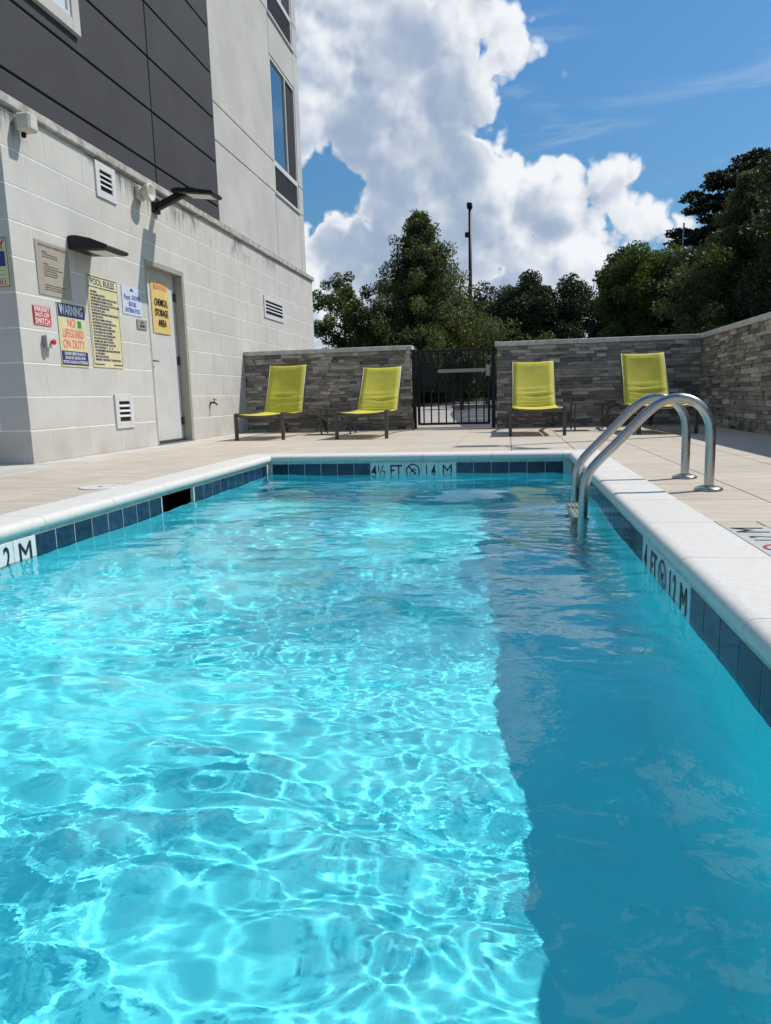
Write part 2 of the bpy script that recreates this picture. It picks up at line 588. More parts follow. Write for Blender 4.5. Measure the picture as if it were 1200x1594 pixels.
def block_stain():
    """grey-black rain streaks below the ledge, real dirt on the top courses"""
    m = M_block
    N = NT(m.node_tree)
    b = m.node_tree.nodes['Principled BSDF']
    old = b.inputs['Base Color'].links[0].from_socket
    geo = N.n('ShaderNodeNewGeometry')
    sp = N.n('ShaderNodeSeparateXYZ')
    N.put(sp.inputs[0], geo.outputs['Position'])
    mp = N.n('ShaderNodeMapping', i_Vector=geo.outputs['Position'])
    mp.inputs['Scale'].default_value = (1, 9, 0.55)
    st = N.noise(mp.outputs[0], 1.5, 5, 0.72)
    big = N.noise(geo.outputs['Position'], 1.1, 3, 0.6)
    reach = N.ss(sp.outputs[2], 2.45, 3.06)
    f = N.m('MULTIPLY', N.ss(N.m('MULTIPLY_ADD', reach, 0.36, st), 0.62, 0.90), N.ss(big, 0.43, 0.53))
    f = N.m('MULTIPLY', f, reach)
    c = N.mix(N.m('MULTIPLY', f, 0.95), old, (0.085, 0.085, 0.08))
    # browner towards the ground, by patches
    foot = N.m('MULTIPLY', N.ss(sp.outputs[2], 0.55, 0.0), N.ss(N.noise(geo.outputs['Position'], 2.3, 4, 0.6), 0.35, 0.75))
    c = N.mix(N.m('MULTIPLY', foot, 0.55), c, (0.36, 0.30, 0.235))
    N.put(b.inputs['Base Color'], c)


block_stain()


def tile_mat():
    m = make_mat('navy_glazed_tile', (0.014, 0.040, 0.078), 0.14, 0.3, 22, 0.0004, 60, objvar=0.3, col2=(0.008, 0.024, 0.050))
    return m


M_tile = tile_mat()


def steel_mat():
    m = make_mat('brushed_stainless', (0.44, 0.43, 0.41), 0.26, 0.02, 20, metallic=1.0)
    N = NT(m.node_tree)
    b = m.node_tree.nodes['Principled BSDF']
    tcn = N.n('ShaderNodeTexCoord')
    nz = N.noise(tcn.outputs['Object'], 18, 4, 0.6)
    N.put(b.inputs['Roughness'], N.ss(nz, 0.3, 0.7, 0.20, 0.36))
    return m


M_steel = steel_mat()


def glass_mat(name, tint, rough=0.03):
    m = bpy.data.materials.new(name)
    m.use_nodes = True
    b = m.node_tree.nodes['Principled BSDF']
    b.inputs['Base Color'].default_value = (*tint, 1)
    b.inputs['Roughness'].default_value = rough
    b.inputs['IOR'].default_value = 1.9
    b.inputs['Coat Weight'].default_value = 1.0
    b.inputs['Coat Roughness'].default_value = 0.01
    return m


M_glass = glass_mat('window_glass', (0.012, 0.03, 0.05))


def water_mat():
    m = bpy.data.materials.new('pool_water')
    m.use_nodes = True
    N = NT(m.node_tree)
    b = m.node_tree.nodes['Principled BSDF']
    b.inputs['Base Color'].default_value = (0.86, 1.0, 1.0, 1)
    b.inputs['Roughness'].default_value = 0.0
    b.inputs['IOR'].default_value = 1.333
    b.inputs['Transmission Weight'].default_value = 1.0
    geo = N.n('ShaderNodeNewGeometry')
    bp = N.n('ShaderNodeBump', i_Strength=1.0, i_Distance=0.0017)
    hz = N.m('ADD', N.noise(geo.outputs['Position'], 16.0, 3, 0.55, dist=0.6), N.m('MULTIPLY', N.noise(geo.outputs['Position'], 42.0, 2, 0.5, dist=0.4), 0.30))
    calm = N.ss(N.noise(geo.outputs['Position'], 0.9, 2, 0.5), 0.36, 0.60, 0.12, 1.0)
    N.put(bp.inputs['Height'], N.m('MULTIPLY', hz, calm))
    N.put(b.inputs['Normal'], bp.outputs[0])
    return m


M_water = water_mat()


def leaf_mat(name, c1, c2, trans=0.25):
    m = bpy.data.materials.new(name)
    m.use_nodes = True
    N = NT(m.node_tree)
    b = m.node_tree.nodes['Principled BSDF']
    geo = N.n('ShaderNodeNewGeometry')
    nz = N.noise(geo.outputs['Position'], 0.9, 2, 0.5)
    f = N.m('MULTIPLY_ADD', geo.outputs['Random Per Island'], 0.6, N.m('MULTIPLY', N.ss(nz, 0.35, 0.65), 0.4), clamp=True)
    c = N.mix(f, c1, c2)
    N.put(b.inputs['Base Color'], c)
    b.inputs['Roughness'].default_value = 0.6
    b.inputs['Specular IOR Level'].default_value = 0.3
    tr = N.n('ShaderNodeBsdfTranslucent')
    N.put(tr.inputs[0], N.v('MULTIPLY', c, (1.3, 1.4, 0.5)))
    ms = N.n('ShaderNodeMixShader')
    ms.inputs[0].default_value = trans
    N.t.links.new(b.outputs[0], ms.inputs[1])
    N.t.links.new(tr.outputs[0], ms.inputs[2])
    N.t.links.new(ms.outputs[0], m.node_tree.nodes['Material Output'].inputs[0])
    return m


L_olive = leaf_mat('olive_leaves', (0.045, 0.055, 0.020), (0.15, 0.165, 0.07), 0.35)
L_dark = leaf_mat('dark_leaves', (0.018, 0.028, 0.012), (0.050, 0.068, 0.024), 0.18)
L_green = leaf_mat('green_leaves', (0.032, 0.052, 0.012), (0.105, 0.145, 0.03), 0.38)
L_pine = leaf_mat('pine_needles', (0.012, 0.020, 0.010), (0.034, 0.048, 0.020), 0.1)

# ================================================================== SETTING: ground, road, path
XB, YC, YE = -4.19, 5.73, 15.53        # building face, its near corner, its far corner
PX0, PX1, PY0, PY1 = -2.14, 0.54, -3.0, 6.19
WZ = -0.16
WALLY = 11.15
SIDEX = 2.78

g = MB()
xs_ = [-1500, -300, -60, PX0 - 0.3, PX1 + 0.3, 60, 300, 1500]
ys_ = [-1500, -60, PY0 - 0.4, PY1 + 0.3, 60, 300, 3000]
for i in range(len(xs_) - 1):
    for j in range(len(ys_) - 1):
        if i == 3 and j == 2:
            continue
        g.add([(xs_[i], ys_[j], -0.06), (xs_[i + 1], ys_[j], -0.06), (xs_[i + 1], ys_[j + 1], -0.06), (xs_[i], ys_[j + 1], -0.06)], [(0, 1, 2, 3)])
g.obj('ground', M_grass, kind='structure')
# parking lot beyond the gate, its far part climbing a gentle bank
g = MB()
lx0, lx1 = -30, 14
g.add([(lx0, 11.6, -0.035), (lx1, 11.6, -0.035), (lx1, 34, -0.035), (lx0, 34, -0.035), (lx1, 62, 1.15), (lx0, 62, 1.15)],
      [(0, 1, 2, 3), (3, 2, 4, 5)])
g.obj('parking_lot', M_asphalt, kind='structure')
g = MB()
for y in (13.4, 16.5, 19.6, 22.7, 25.8):
    g.add([(-0.95 if y < 18 else -1.25, y, -0.03), (4.2, y - 0.1, -0.03), (4.2, y + 0.02, -0.03), (-0.95 if y < 18 else -1.25, y + 0.12, -0.03)], [(0, 1, 2, 3)])
for y in (37.5, 43, 49, 56):
    z = -0.03 + (y - 34) / 28 * 1.185
    dz = 0.25 / 28 * 1.185
    g.add([(-9, y, z + .004), (6, y, z + .004), (6, y + 0.25, z + dz + .004), (-9, y + 0.25, z + dz + .004)], [(0, 1, 2, 3)])
g.obj('parking_lines', M_line, kind='structure')
g = MB()
pp = [(-1.46, 11.6), (-0.72, 11.6), (-1.2, 16), (-1.55, 19.6), (-2.0, 27), (-2.6, 33.5), (-6, 33.5), (-6, 11.6)]
g.prism(pp, 'z', -0.034, 0.0)
g.obj('pathway', M_path, kind='structure')
g = MB()
g.box(-2.3, 9, 29.5, 29.75, -0.034, 0.10)
g.box(-2.3, 9, 29.75, 33.4, -0.034, 0.08)
g.obj('kerb', M_path, kind='structure')

# ------------------------------------------------------------------ deck with pavers
deck = put('deck', None, kind='structure')
CO0, CO1, COY = -2.385, 0.785, 6.435   # outer edges of the coping
d = MB()
for (x0, x1, y0, y1) in ((XB - 3, CO0, PY0, 11.6), (CO1, SIDEX + 0.3, PY0, 11.6), (CO0, CO1, COY, 11.6)):
    d.box(x0, x1, y0, y1, -0.058, -0.008)
d.obj('joint_bed', M_deckbase, deck)
s = MB()
s.cbox(XB - 2.6, XB + 0.425, 4.2, YC - 0.002, -0.03, 0.0015, 0.003)
s.cbox(XB + 0.002, XB + 0.425, YC + 0.002, 11.13, -0.03, 0.0015, 0.003)
s.obj('concrete_border', M_strip, deck)
GX, GY = 0.565, 0.575
gap = 0.0055
paver_cache = {}


def paver(x0, x1, y0, y1):
    if x1 - x0 < 0.03 or y1 - y0 < 0.03:
        return
    w, l = round(x1 - x0 - gap, 3), round(y1 - y0 - gap, 3)
    key = (w, l)
    if key not in paver_cache:
        paver_cache[key] = MB().cbox(-w / 2, w / 2, -l / 2, l / 2, -0.03, 0, 0.002).mesh('paver', M_paver)
    put('paver', paver_cache[key], deck, ((x0 + x1) / 2, (y0 + y1) / 2, rnd.uniform(-0.0006, 0.0)))


LIM = (XB + 0.43, SIDEX, 0.0, 11.15)
MARK = (0.797, 0.953, 2.015, 2.785)
for i in range(-8, 6):
    for j in range(-7, 15):
        x0, x1 = 0.04 + GX * i, 0.04 + GX * (i + 1)
        y0, y1 = 3.48 + GY * j, 3.48 + GY * (j + 1)
        x0, x1 = max(x0, LIM[0]), min(x1, LIM[1])
        y0, y1 = max(y0, LIM[2]), min(y1, LIM[3])
        if x1 <= x0 or y1 <= y0:
            continue
        holes = [(CO0 - 0.002, CO1 + 0.002, -9, COY + 0.002), MARK]
        rects = [(x0, x1, y0, y1)]
        for (a, b, c, e) in holes:
            new = []
            for (p, q, r_, t) in rects:
                if q <= a or p >= b or t <= c or r_ >= e:
                    new.append((p, q, r_, t))
                    continue
                if p < a:
                    new.append((p, a, r_, t))
                if q > b:
                    new.append((b, q, r_, t))
                m0, m1 = max(p, a), min(q, b)
                if t > e:
                    new.append((m0, m1, e, t))
                if r_ < c:
                    new.append((m0, m1, r_, c))
            rects = new
        for rr in rects:
            paver(*rr)
# deck in front of the hotel's near face (left of the corner)
for i in range(3):
    for j in range(7):
        paver(XB - 2.6 + 0.9 * i, XB - 2.6 + 0.9 * (i + 1) if i < 2 else LIM[0], 0.2 + GY * j, 0.2 + GY * (j + 1))
# depth marker set in the deck, read facing the pool
mk = put('depth_marker', None, deck, (0.875, 2.4, 0.0), (0, 0, R(90)))


def no_diving(parent, size, loc, rot, mring, mfig):
    b = MB()
    seg = 24
    r1, r2 = size * 0.5, size * 0.41
    vs, fs = [], []
    for k in range(seg):
        a = 2 * math.pi * k / seg
        for rr in (r1, r2):
            vs.append((rr * math.cos(a), rr * math.sin(a), 0.0012))
    for k in range(seg):
        k2 = (k + 1) % seg
        fs.append((2 * k, 2 * k + 1, 2 * k2 + 1, 2 * k2))
    b.add(vs, fs)
    ca = math.cos(R(45))
    w = size * 0.05
    b.add([(-r2 * ca - w * .7, r2 * ca - w * .7, .0018), (-r2 * ca + w * .7, r2 * ca + w * .7, .0018), (r2 * ca + w * .7, -r2 * ca + w * .7, .0018), (r2 * ca - w * .7, -r2 * ca - w * .7, .0018)], [(0, 1, 2, 3)])
    o = b.obj('no_diving_ring', mring, parent, loc)
    o.rotation_euler = rot
    # diving figure: head, bent body, arms, water lines
    f_ = MB()
    h = size * 0.065
    cx, cy = -0.10 * size, -0.02 * size
    f_.add([(cx + h * math.cos(a * R(45)), cy + h * math.sin(a * R(45)), .0012) for a in range(8)], [tuple(range(8))])

    def seg2(x0, y0, x1, y1, w):
        dx, dy = x1 - x0, y1 - y0
        L = math.hypot(dx, dy)
        nx, ny = -dy / L * w / 2, dx / L * w / 2
        f_.add([(x0 + nx, y0 + ny, .0014), (x0 - nx, y0 - ny, .0014), (x1 - nx, y1 - ny, .0014), (x1 + nx, y1 + ny, .0014)], [(0, 1, 2, 3)])
    q = size
    seg2(-0.04 * q, 0.02 * q, 0.12 * q, 0.14 * q, 0.09 * q)
    seg2(0.12 * q, 0.14 * q, 0.24 * q, 0.02 * q, 0.06 * q)
    seg2(-0.05 * q, 0.0, -0.2 * q, -0.15 * q, 0.045 * q)
    seg2(-0.25 * q, -0.22 * q, 0.25 * q, -0.22 * q, 0.035 * q)
    seg2(-0.2 * q, -0.29 * q, 0.2 * q, -0.29 * q, 0.035 * q)
    o2 = f_.obj('diver_figure', mfig, parent, loc)
    o2.rotation_euler = rot


TS = 0.1525
for k, ch in enumerate(('4', 'FT', None, '1.2', 'M')):
    u_ = (k - 2) * 0.154
    t_ = MB().cbox(-0.0755, 0.0755, -0.076, 0.076, -0.03, 0.0015, 0.0015).obj('marker_tile', M_marker, mk, (u_, 0, 0))
    if ch is None:
        no_diving(t_, 0.12, (0, 0, 0.0018), (0, 0, 0), M_redink, M_ink)
    else:
        text(ch, 0.16 if len(ch) < 3 else 0.125, t_, (0, 0, 0.0022), mat=M_ink, sx=0.86 if len(ch) < 3 else 0.62, bold=0.0)

# ------------------------------------------------------------------ swimming pool
pool = put('swimming_pool', None, kind='structure')


def receiver(o):
    o.cycles.is_caustics_receiver = True
    return o


TT, TB = -0.067, -0.2165
SK0, SK1 = 4.095, 4.568
fl = MB()
ys = [PY0 - 0.3, 1.2, PY1 + 0.3]
zs = [-0.84, -0.90, -1.42]
for i in range(2):
    fl.add([(PX0 - 0.25, ys[i], zs[i]), (PX1 + 0.25, ys[i], zs[i]), (PX1 + 0.25, ys[i + 1], zs[i + 1]), (PX0 - 0.25, ys[i + 1], zs[i + 1])], [(0, 1, 2, 3)])
receiver(fl.obj('plaster_floor', M_plaster, pool))


def cove_wall(pts_fn):
    b = MB()
    return b


w = MB()
w.box(PX0 - 0.25, PX0 - 0.006, PY0, PY1, -1.8, TB)
w.box(PX1 + 0.006, PX1 + 0.25, PY0, PY1, -1.8, TB)
w.box(PX0 - 0.25, PX1 + 0.25, PY1 + 0.006, PY1 + 0.28, -1.8, TB)
w.box(PX0 - 0.25, PX1 + 0.25, PY0 - 0.28, PY0, -1.8, TB)
# coves where walls meet the floor
for sx, xw in ((1, PX0 - 0.006), (-1, PX1 + 0.006)):
    for (ya, yb, za, zb) in ((PY0, 1.2, -0.844, -0.90), (1.2, PY1, -0.90, -1.39)):
        rr = 0.12
        vs = []
        for (yy, zz) in ((ya, za), (yb, zb)):
            for k in range(7):
                a = k / 6 * math.pi / 2
                vs.append((xw + sx * rr * (1 - math.cos(a)), yy, zz + 0.001 + rr * (1 - math.sin(a))))
        w.add(vs, [(k, k + 1, k + 8, k + 7) for k in range(6)], True)
receiver(w.obj('plaster_wall', M_plaster, pool))
# wall band behind tiles (grout) with the skimmer mouth left open
b = MB()
b.box(PX0 - 0.25, PX0 - 0.0003, PY0, SK0, TB + 0.0005, -0.051)
b.box(PX0 - 0.25, PX0 - 0.0003, SK1, PY1, TB + 0.0005, -0.051)
b.box(PX0 - 0.25, PX0 - 0.0003, SK0, SK1, TT + 0.003, -0.051)
b.box(PX1 + 0.0003, PX1 + 0.25, PY0, PY1, TB + 0.0005, -0.051)
b.box(PX0 - 0.25, PX1 + 0.25, PY1 + 0.0003, PY1 + 0.28, TB + 0.0005, -0.051)
b.box(PX0 - 0.25, PX1 + 0.25, PY0 - 0.28, PY0 - 0.002, TB + 0.0005, -0.051)
b.obj('grout_band', M_grout, pool)
sk_ = MB()
x0, x1 = PX0 - 0.20, PX0 - 0.02
sk_.add([(x1, SK0, TB), (x1, SK1, TB), (x1, SK1, TT), (x1, SK0, TT), (x0, SK0, TB), (x0, SK1, TB), (x0, SK1, TT), (x0, SK0, TT)],
        [(4, 5, 6, 7), (0, 1, 5, 4), (3, 2, 6, 7), (0, 3, 7, 4), (1, 2, 6, 5)])
so_ = sk_.obj('skimmer_mouth', M_tile, pool)
sf = MB()
for y in (SK0 - 0.001, SK1 - 0.009):
    sf.box(PX0 - 0.02, PX0 + 0.002, y, y + 0.010, TB, TT)
sf.obj('skimmer_trim', M_white, pool)
tile_u = MB().cbox(-0.0734, 0.0734, -0.0016, 0.003, -0.0745, 0.0745, 0.0012).mesh('waterline_tile', M_tile)
mark_u = MB().cbox(-0.0734, 0.0734, -0.0016, 0.003, -0.0745, 0.0745, 0.0012).mesh('marker_tile', M_marker)
TZ = (TT + TB) / 2


def wall_tile(x, y, rz, marker=None):
    o = put('depth_marker_tile' if marker else 'waterline_tile', mark_u if marker else tile_u, pool, (x, y, TZ), (0, 0, rz))
    if marker == 'nd':
        no_diving(o, 0.125, (0, -0.0032, 0.004), (R(90), 0, 0), M_ink, M_ink)
    elif marker:
        long = len(marker) > 2
        text(marker, 0.15, o, (0, -0.0035, 0.0), (R(90), 0, 0), M_ink, sx=0.58 if long else (0.86 if marker == 'M' else 0.70), bold=0.0 if marker == 'M' else 0.0012)
    return o


# far wall: markers at x -1.20 .. -0.44
fm = {0: '4½', 1: 'FT', 2: 'nd', 3: '1.4', 4: 'M'}
x = -1.2025
for k in range(5):
    wall_tile(x + TS * (k + 0.5), PY1, 0, fm[k])
k = 5
while x + TS * (k + 1) < PX1 + 0.02:
    wall_tile(x + TS * (k + 0.5), PY1, 0)
    k += 1
k = -1
while x + TS * k > PX0 - 0.02:
    wall_tile(x + TS * (k + 0.5), PY1, 0)
    k -= 1
# right wall, facing -X: markers run from y 2.91 (4) to 2.15 (M)
for i in range(5):
    wall_tile(PX1, 2.925 - TS * (i + 0.5), R(-90), {0: '4', 1: 'FT', 2: 'nd', 3: '1.2', 4: 'M'}[i])
y = 2.925
while y + TS < PY1 + 0.02:
    wall_tile(PX1, y + TS / 2, R(-90))
    y += TS
y = 2.925 - 5 * TS
while y > -0.6:
    wall_tile(PX1, y - TS / 2, R(-90))
    y -= TS
# left wall, facing +X
y0 = 2.876
for i in range(5):
    wall_tile(PX0, y0 - TS * (i + 0.5), R(90), {0: 'M', 1: '1.2', 2: 'nd', 3: 'FT', 4: '4'}[i])
y = y0 - 5 * TS
while y > -0.6:
    wall_tile(PX0, y - TS / 2, R(90))
    y -= TS
y = y0
while y < SK0 - 0.05:
    wall_tile(PX0, y + TS / 2, R(90))
    y += TS
y = SK1 + 0.012
while y + TS < PY1 + 0.05:
    wall_tile(PX0, y + TS / 2, R(90))
    y += TS

# coping: bullnose stones
prof = [(0.245, -0.05), (0.245, 0.006), (0.240, 0.010), (0.02, 0.010)]
for k in range(1, 9):
    a = R(90) + k / 9 * math.pi
    prof.append((0.008 + 0.031 * math.cos(a) * 1.0, -0.021 + 0.031 * math.sin(a)))
prof += [(0.012, -0.051)]


def coping_mesh(L):
    m_ = MB()
    n = len(prof)
    vs = []
    for t in (-L / 2, L / 2):
        vs += [(p, t, q) for (p, q) in prof]
    fs = [(k, (k + 1) % n, n + (k + 1) % n, n + k) for k in range(n)]
    m_.add(vs, fs, True)
    m_.f += [tuple(range(n))[::-1], tuple(n + k for k in range(n))]
    m_.sm += [False, False]
    me = m_.mesh('coping_stone', M_cop)
    me.set_sharp_from_angle(angle=R(35))
    return me


CL = 0.6
cm = coping_mesh(CL - 0.003)
k = -6
while True:                              # right side; joints at y = 1.62, 2.22 ...
    ya = 1.62 + CL * k
    if ya > PY1 - 0.02:
        break
    yb = min(ya + CL, PY1 + 0.0)
    me = cm if yb - ya > CL - 0.01 else coping_mesh(yb - ya - 0.003)
    put('coping_stone', me, pool, (PX1, (ya + yb) / 2, 0))
    k += 1
k = -6
while True:
    ya = 1.73 + CL * k
    if ya > PY1 - 0.02:
        break
    yb = min(ya + CL, PY1)
    me = cm if yb - ya > CL - 0.01 else coping_mesh(yb - ya - 0.003)
    o = put('coping_stone', me, pool, (PX0, (ya + yb) / 2, 0), (0, 0, R(180)))
    k += 1
x = PX0 - 0.245
edges = [x, -1.93, -1.33, -0.73, -0.13, 0.47, PX1 + 0.245]
for a, b_ in zip(edges[:-1], edges[1:]):
    me = coping_mesh(b_ - a - 0.003)
    put('coping_stone', me, pool, ((a + b_) / 2, PY1, 0), (0, 0, R(90)))
# joint bed under the coping
b = MB()
b.box(PX0 - 0.24, PX0 - 0.02, PY0, PY1 + 0.24, -0.0505, -0.004)
b.box(PX1 + 0.02, PX1 + 0.24, PY0, PY1 + 0.24, -0.0505, -0.004)
b.box(PX0 - 0.019, PX1 + 0.019, PY1 + 0.02, PY1 + 0.24, -0.0505, -0.004)
b.obj('coping_bed', M_grout, pool)

# ------------------------------------------------------------------ water
rng = np.random.default_rng(3)


def field(nx, ny, dx, lmin, lmax, slope, sy=1.0, N=1024):
    kx = np.fft.fftfreq(N, dx)[None, :]
    ky = np.fft.fftfreq(N, dx)[:, None]
    k = np.hypot(kx, ky * sy) + 1e-9
    A = np.where((k > 1 / lmax) & (k < 1 / lmin), k ** slope, 0)
    A = A * np.exp(-(lmin * k * 0.8) ** 4)
    ph = rng.normal(size=(N, N)) + 1j * rng.normal(size=(N, N))
    h = np.fft.ifft2(A * ph).real
    h /= h.std()
    return h[:ny, :nx]


dx = 0.0095
nx = int((PX1 - PX0 + 0.008) / dx) + 2
ny = int((PY1 - PY0 + 0.008) / dx) + 2
gx = PX0 - 0.004 + np.arange(nx) * (PX1 - PX0 + 0.008) / (nx - 1)
gy = PY0 - 0.004 + np.arange(ny) * (PY1 - PY0 + 0.008) / (ny - 1)
XX, YY = np.meshgrid(gx, gy)
A1 = field(nx, ny, dx, 0.22, 1.6, -2.3, 0.75)
A2 = field(nx, ny, dx, 0.095, 0.34, -2.0, 0.65)
A3 = field(nx, ny, dx, 0.04, 0.10, -1.2, 0.7)
env = field(nx, ny, dx, 0.7, 3.0, -1.5)
env2 = field(nx, ny, dx, 0.7, 3.0, -1.5)
mid = np.exp(-((YY - 2.6) / 1.5) ** 2)
hh = 0.0046 * A1 + (0.00090 * np.clip(0.9 + 0.7 * env, 0.15, 1.9)) * A2 + 0.00010 * A3 * np.clip(0.7 + 0.8 * env2 + 0.9 * mid, 0.1, 2.4)
co = np.stack([XX, YY, WZ + hh], -1).reshape(-1, 3)
ii = (np.arange(nx - 1)[None, :] + np.arange(ny - 1)[:, None] * nx).ravel()
quads = np.stack([ii, ii + 1, ii + 1 + nx, ii + nx], -1)
wo = put('pool_water', np_mesh('pool_water', co, quads, M_water, True), kind='structure')
wo.cycles.is_caustics_caster = True

# ================================================================== HOTEL BUILDING
bld = thing('hotel_building', 'beige block and charcoal stucco hotel wall beside the pool', 'building', (XB, YC, 0))
# local frame: x outwards (towards the pool) from the face, y along the face, z up
LEN = YE - YC
DY0, DY1, DH = 8.05 - YC, 9.09 - YC, 2.19
core = MB()
core.box(-9.8, -0.0025, 0.0025, DY0, -0.05, 3.03)
core.box(-9.8, -0.0025, DY1, LEN - 0.0025, -0.05, 3.03)
core.box(-9.8, -0.0025, DY0, DY1, DH, 3.03)
core.box(-9.8, -0.25, DY0, DY1, -0.05, DH)
core.obj('joint_wall', M_joint, bld)
CH = 0.2995
BT = 0.055
bcache = {}


def block(y0, y1, z0, z1, side='face'):
    L, Hh = round(y1 - y0 - 0.006, 3), round(z1 - z0 - 0.008, 3)
    if L < 0.02 or Hh < 0.02:
        return
    key = (L, Hh, side)
    if key not in bcache:
        if side[0] == 'q':
            bcache[key] = MB().cbox(-float(side[1:]) + 0.004, 0.0, -L / 2 - 0.003, L / 2, -Hh / 2, Hh / 2, 0.0022).mesh('block', M_block)
        elif side == 'face':
            bcache[key] = MB().cbox(-BT, 0.0, -L / 2, L / 2, -Hh / 2, Hh / 2, 0.0022).mesh('block', M_block)
        else:
            bcache[key] = MB().cbox(-L / 2, L / 2, 0, BT, -Hh / 2, Hh / 2, 0.0022).mesh('block', M_block)
    zc, yc = (z0 + z1) / 2, (y0 + y1) / 2
    j_ = rnd.uniform(-0.0005, 0.0008)
    if side != 'end':
        put('block', bcache[key], bld, (j_, yc, zc))
    else:
        put('block', bcache[key], bld, (-yc, j_, zc))


VENTS = [(7.15 - YC, 7.53 - YC, 2.65, 3.005), (7.145 - YC, 7.52 - YC, 0.25, 0.62), (12.24 - YC, 13.34 - YC, 1.945, 2.325)]
NC = 10
ztop = 3.03
for c in range(11):
    z0, z1 = c * CH + 0.003, min((c + 1) * CH, ztop)
    if c == 10:
        z1 = ztop
    if z1 - z0 < 0.03:
        continue
    joints = [0.0]
    y = 0.30 if c % 2 == 0 else 0.60
    QD = 0.60 if c % 2 == 0 else 0.30
    while y < LEN - 0.05:
        joints.append(y)
        y += 0.597
    joints.append(LEN)
    for a, b_ in zip(joints[:-1], joints[1:]):
        segs = [(a, b_)]
        if z0 < DH - 0.03:
            new = []
            for (p, q) in segs:
                if q <= DY0 or p >= DY1:
                    new.append((p, q))
                else:
                    if p < DY0:
                        new.append((p, DY0 + 0.0035))
                    if q > DY1:
                        new.append((DY1 - 0.0035, q))
            segs = new
        for (p, q) in segs:
            block(p, q, z0, z1, 'q%.2f' % QD if p == 0.0 else 'face')
        if z0 < DH - 0.03 and z1 > DH + 0.03:
            p, q = max(a, DY0), min(b_, DY1)
            if q > p:
                block(p, q, DH, z1)
    # near face (turned to the viewer)
    js = [QD]
    y = QD + 0.597
    while y < 5.0:
        js.append(y)
        y += 0.597
    for a, b_ in zip(js[:-1], js[1:]):
        block(a, b_, z0, z1, 'end')

# ledge
for (a, b_) in ((-0.045, 2.4), (2.403, 4.85), (4.853, 7.3), (7.303, LEN + 0.03)):
    m_ = MB()
    m_.prism([(-0.3, 3.035), (0.035, 3.035), (0.042, 3.045), (0.042, 3.115), (-0.03, 3.150), (-0.3, 3.150)], 'y', a, b_)
    m_.obj('ledge_stone', M_ledge, bld)
m_ = MB()
m_.prism([(-0.3, 3.035), (0.035, 3.035), (0.042, 3.045), (0.042, 3.115), (-0.03, 3.150), (-0.3, 3.150)], 'y', -0.31, 5.5)
o = m_.obj('ledge_stone', M_ledge, bld)
o.rotation_euler = (0, 0, R(90))
o.location = (0, 0, 0)
# (the return ledge runs along -x; shift it so that its nose is on the near face)
o.data.transform(Matrix(((1, 0, 0, 0), (0, 1, 0, 0), (0, 0, 1, 0), (0, 0, 0, 1))))
bpy.data.objects.remove(o)
m_ = MB()
m_.prism([(0.3, 3.035), (-0.035, 3.035), (-0.042, 3.045), (-0.042, 3.115), (0.03, 3.150), (0.3, 3.150)], 'x', -5.5, -0.302)
m_.obj('ledge_stone', M_ledge, bld)

# upper storeys: charcoal panels, then beige panels with windows
UX = -0.03
UT = 0.05
UEND = 15.2 - YC
core = MB()
core.box(-9.5, UX - UT - 0.012, 0.03, UEND - 0.012, 3.10, 12.6)
core.obj('upper_wall', M_groove, bld)
zrows = [3.15, 3.36, 3.98, 4.585, 5.19, 5.795]
while zrows[-1] < 12:
    zrows.append(zrows[-1] + 0.607)
ycols = [0.0, 8.595 - YC, 10.52 - YC]
GR = 0.022
for r_ in range(len(zrows) - 1):
    for c_ in range(2):
        y0, y1 = ycols[c_] + (GR / 2 if c_ else 0), ycols[c_ + 1] - (GR / 2 if c_ == 0 else 0.004)
        z0, z1 = zrows[r_] + GR / 2, zrows[r_ + 1] - GR / 2
        MB().cbox(UX - UT, UX, y0, y1, z0, z1, 0.006).obj('charcoal_panel', M_dark, bld)
    MB().cbox(-5.0, UX - UT - 0.002, 0.0, 0.028, zrows[r_] + GR / 2, zrows[r_ + 1] - GR / 2, 0.004).obj('charcoal_panel', M_dark, bld)
BXO = UX + 0.004
jw = 0.014


def panel(y0, y1, z0, z1):
    MB().cbox(UX - UT - 0.012, BXO, y0 - YC + jw / 2, y1 - YC - jw / 2, z0 + jw / 2, z1 - jw / 2, 0.005).obj('stucco_panel', M_stucco, bld)


zA = [3.15, 4.285, 4.82]
zz = 4.82
levels = []
base = 4.30
for fl_ in range(3):
    levels.append(base + 3.05 * fl_)
A_rows = [3.15]
for bz in levels:
    A_rows += [bz, bz + 0.53]
A_rows.append(12.6)
for z0, z1 in zip(A_rows[:-1], A_rows[1:]):
    panel(10.53, 13.335, z0, z1)
    panel(14.885, 15.205, z0, z1)
for (a, b_) in ((10.535, 13.33), (14.89, 15.19)):
    MB().box(UX - UT - 0.0115, UX - 0.008, a - YC, b_ - YC, 3.155, 12.5).obj('reveal_backing', M_seal, bld)
z = 3.15
for bz in levels:
    panel(13.335, 14.885, z, bz)
    z = bz + 2.36
panel(13.335, 14.885, z, 12.6) if z < 12.5 else None


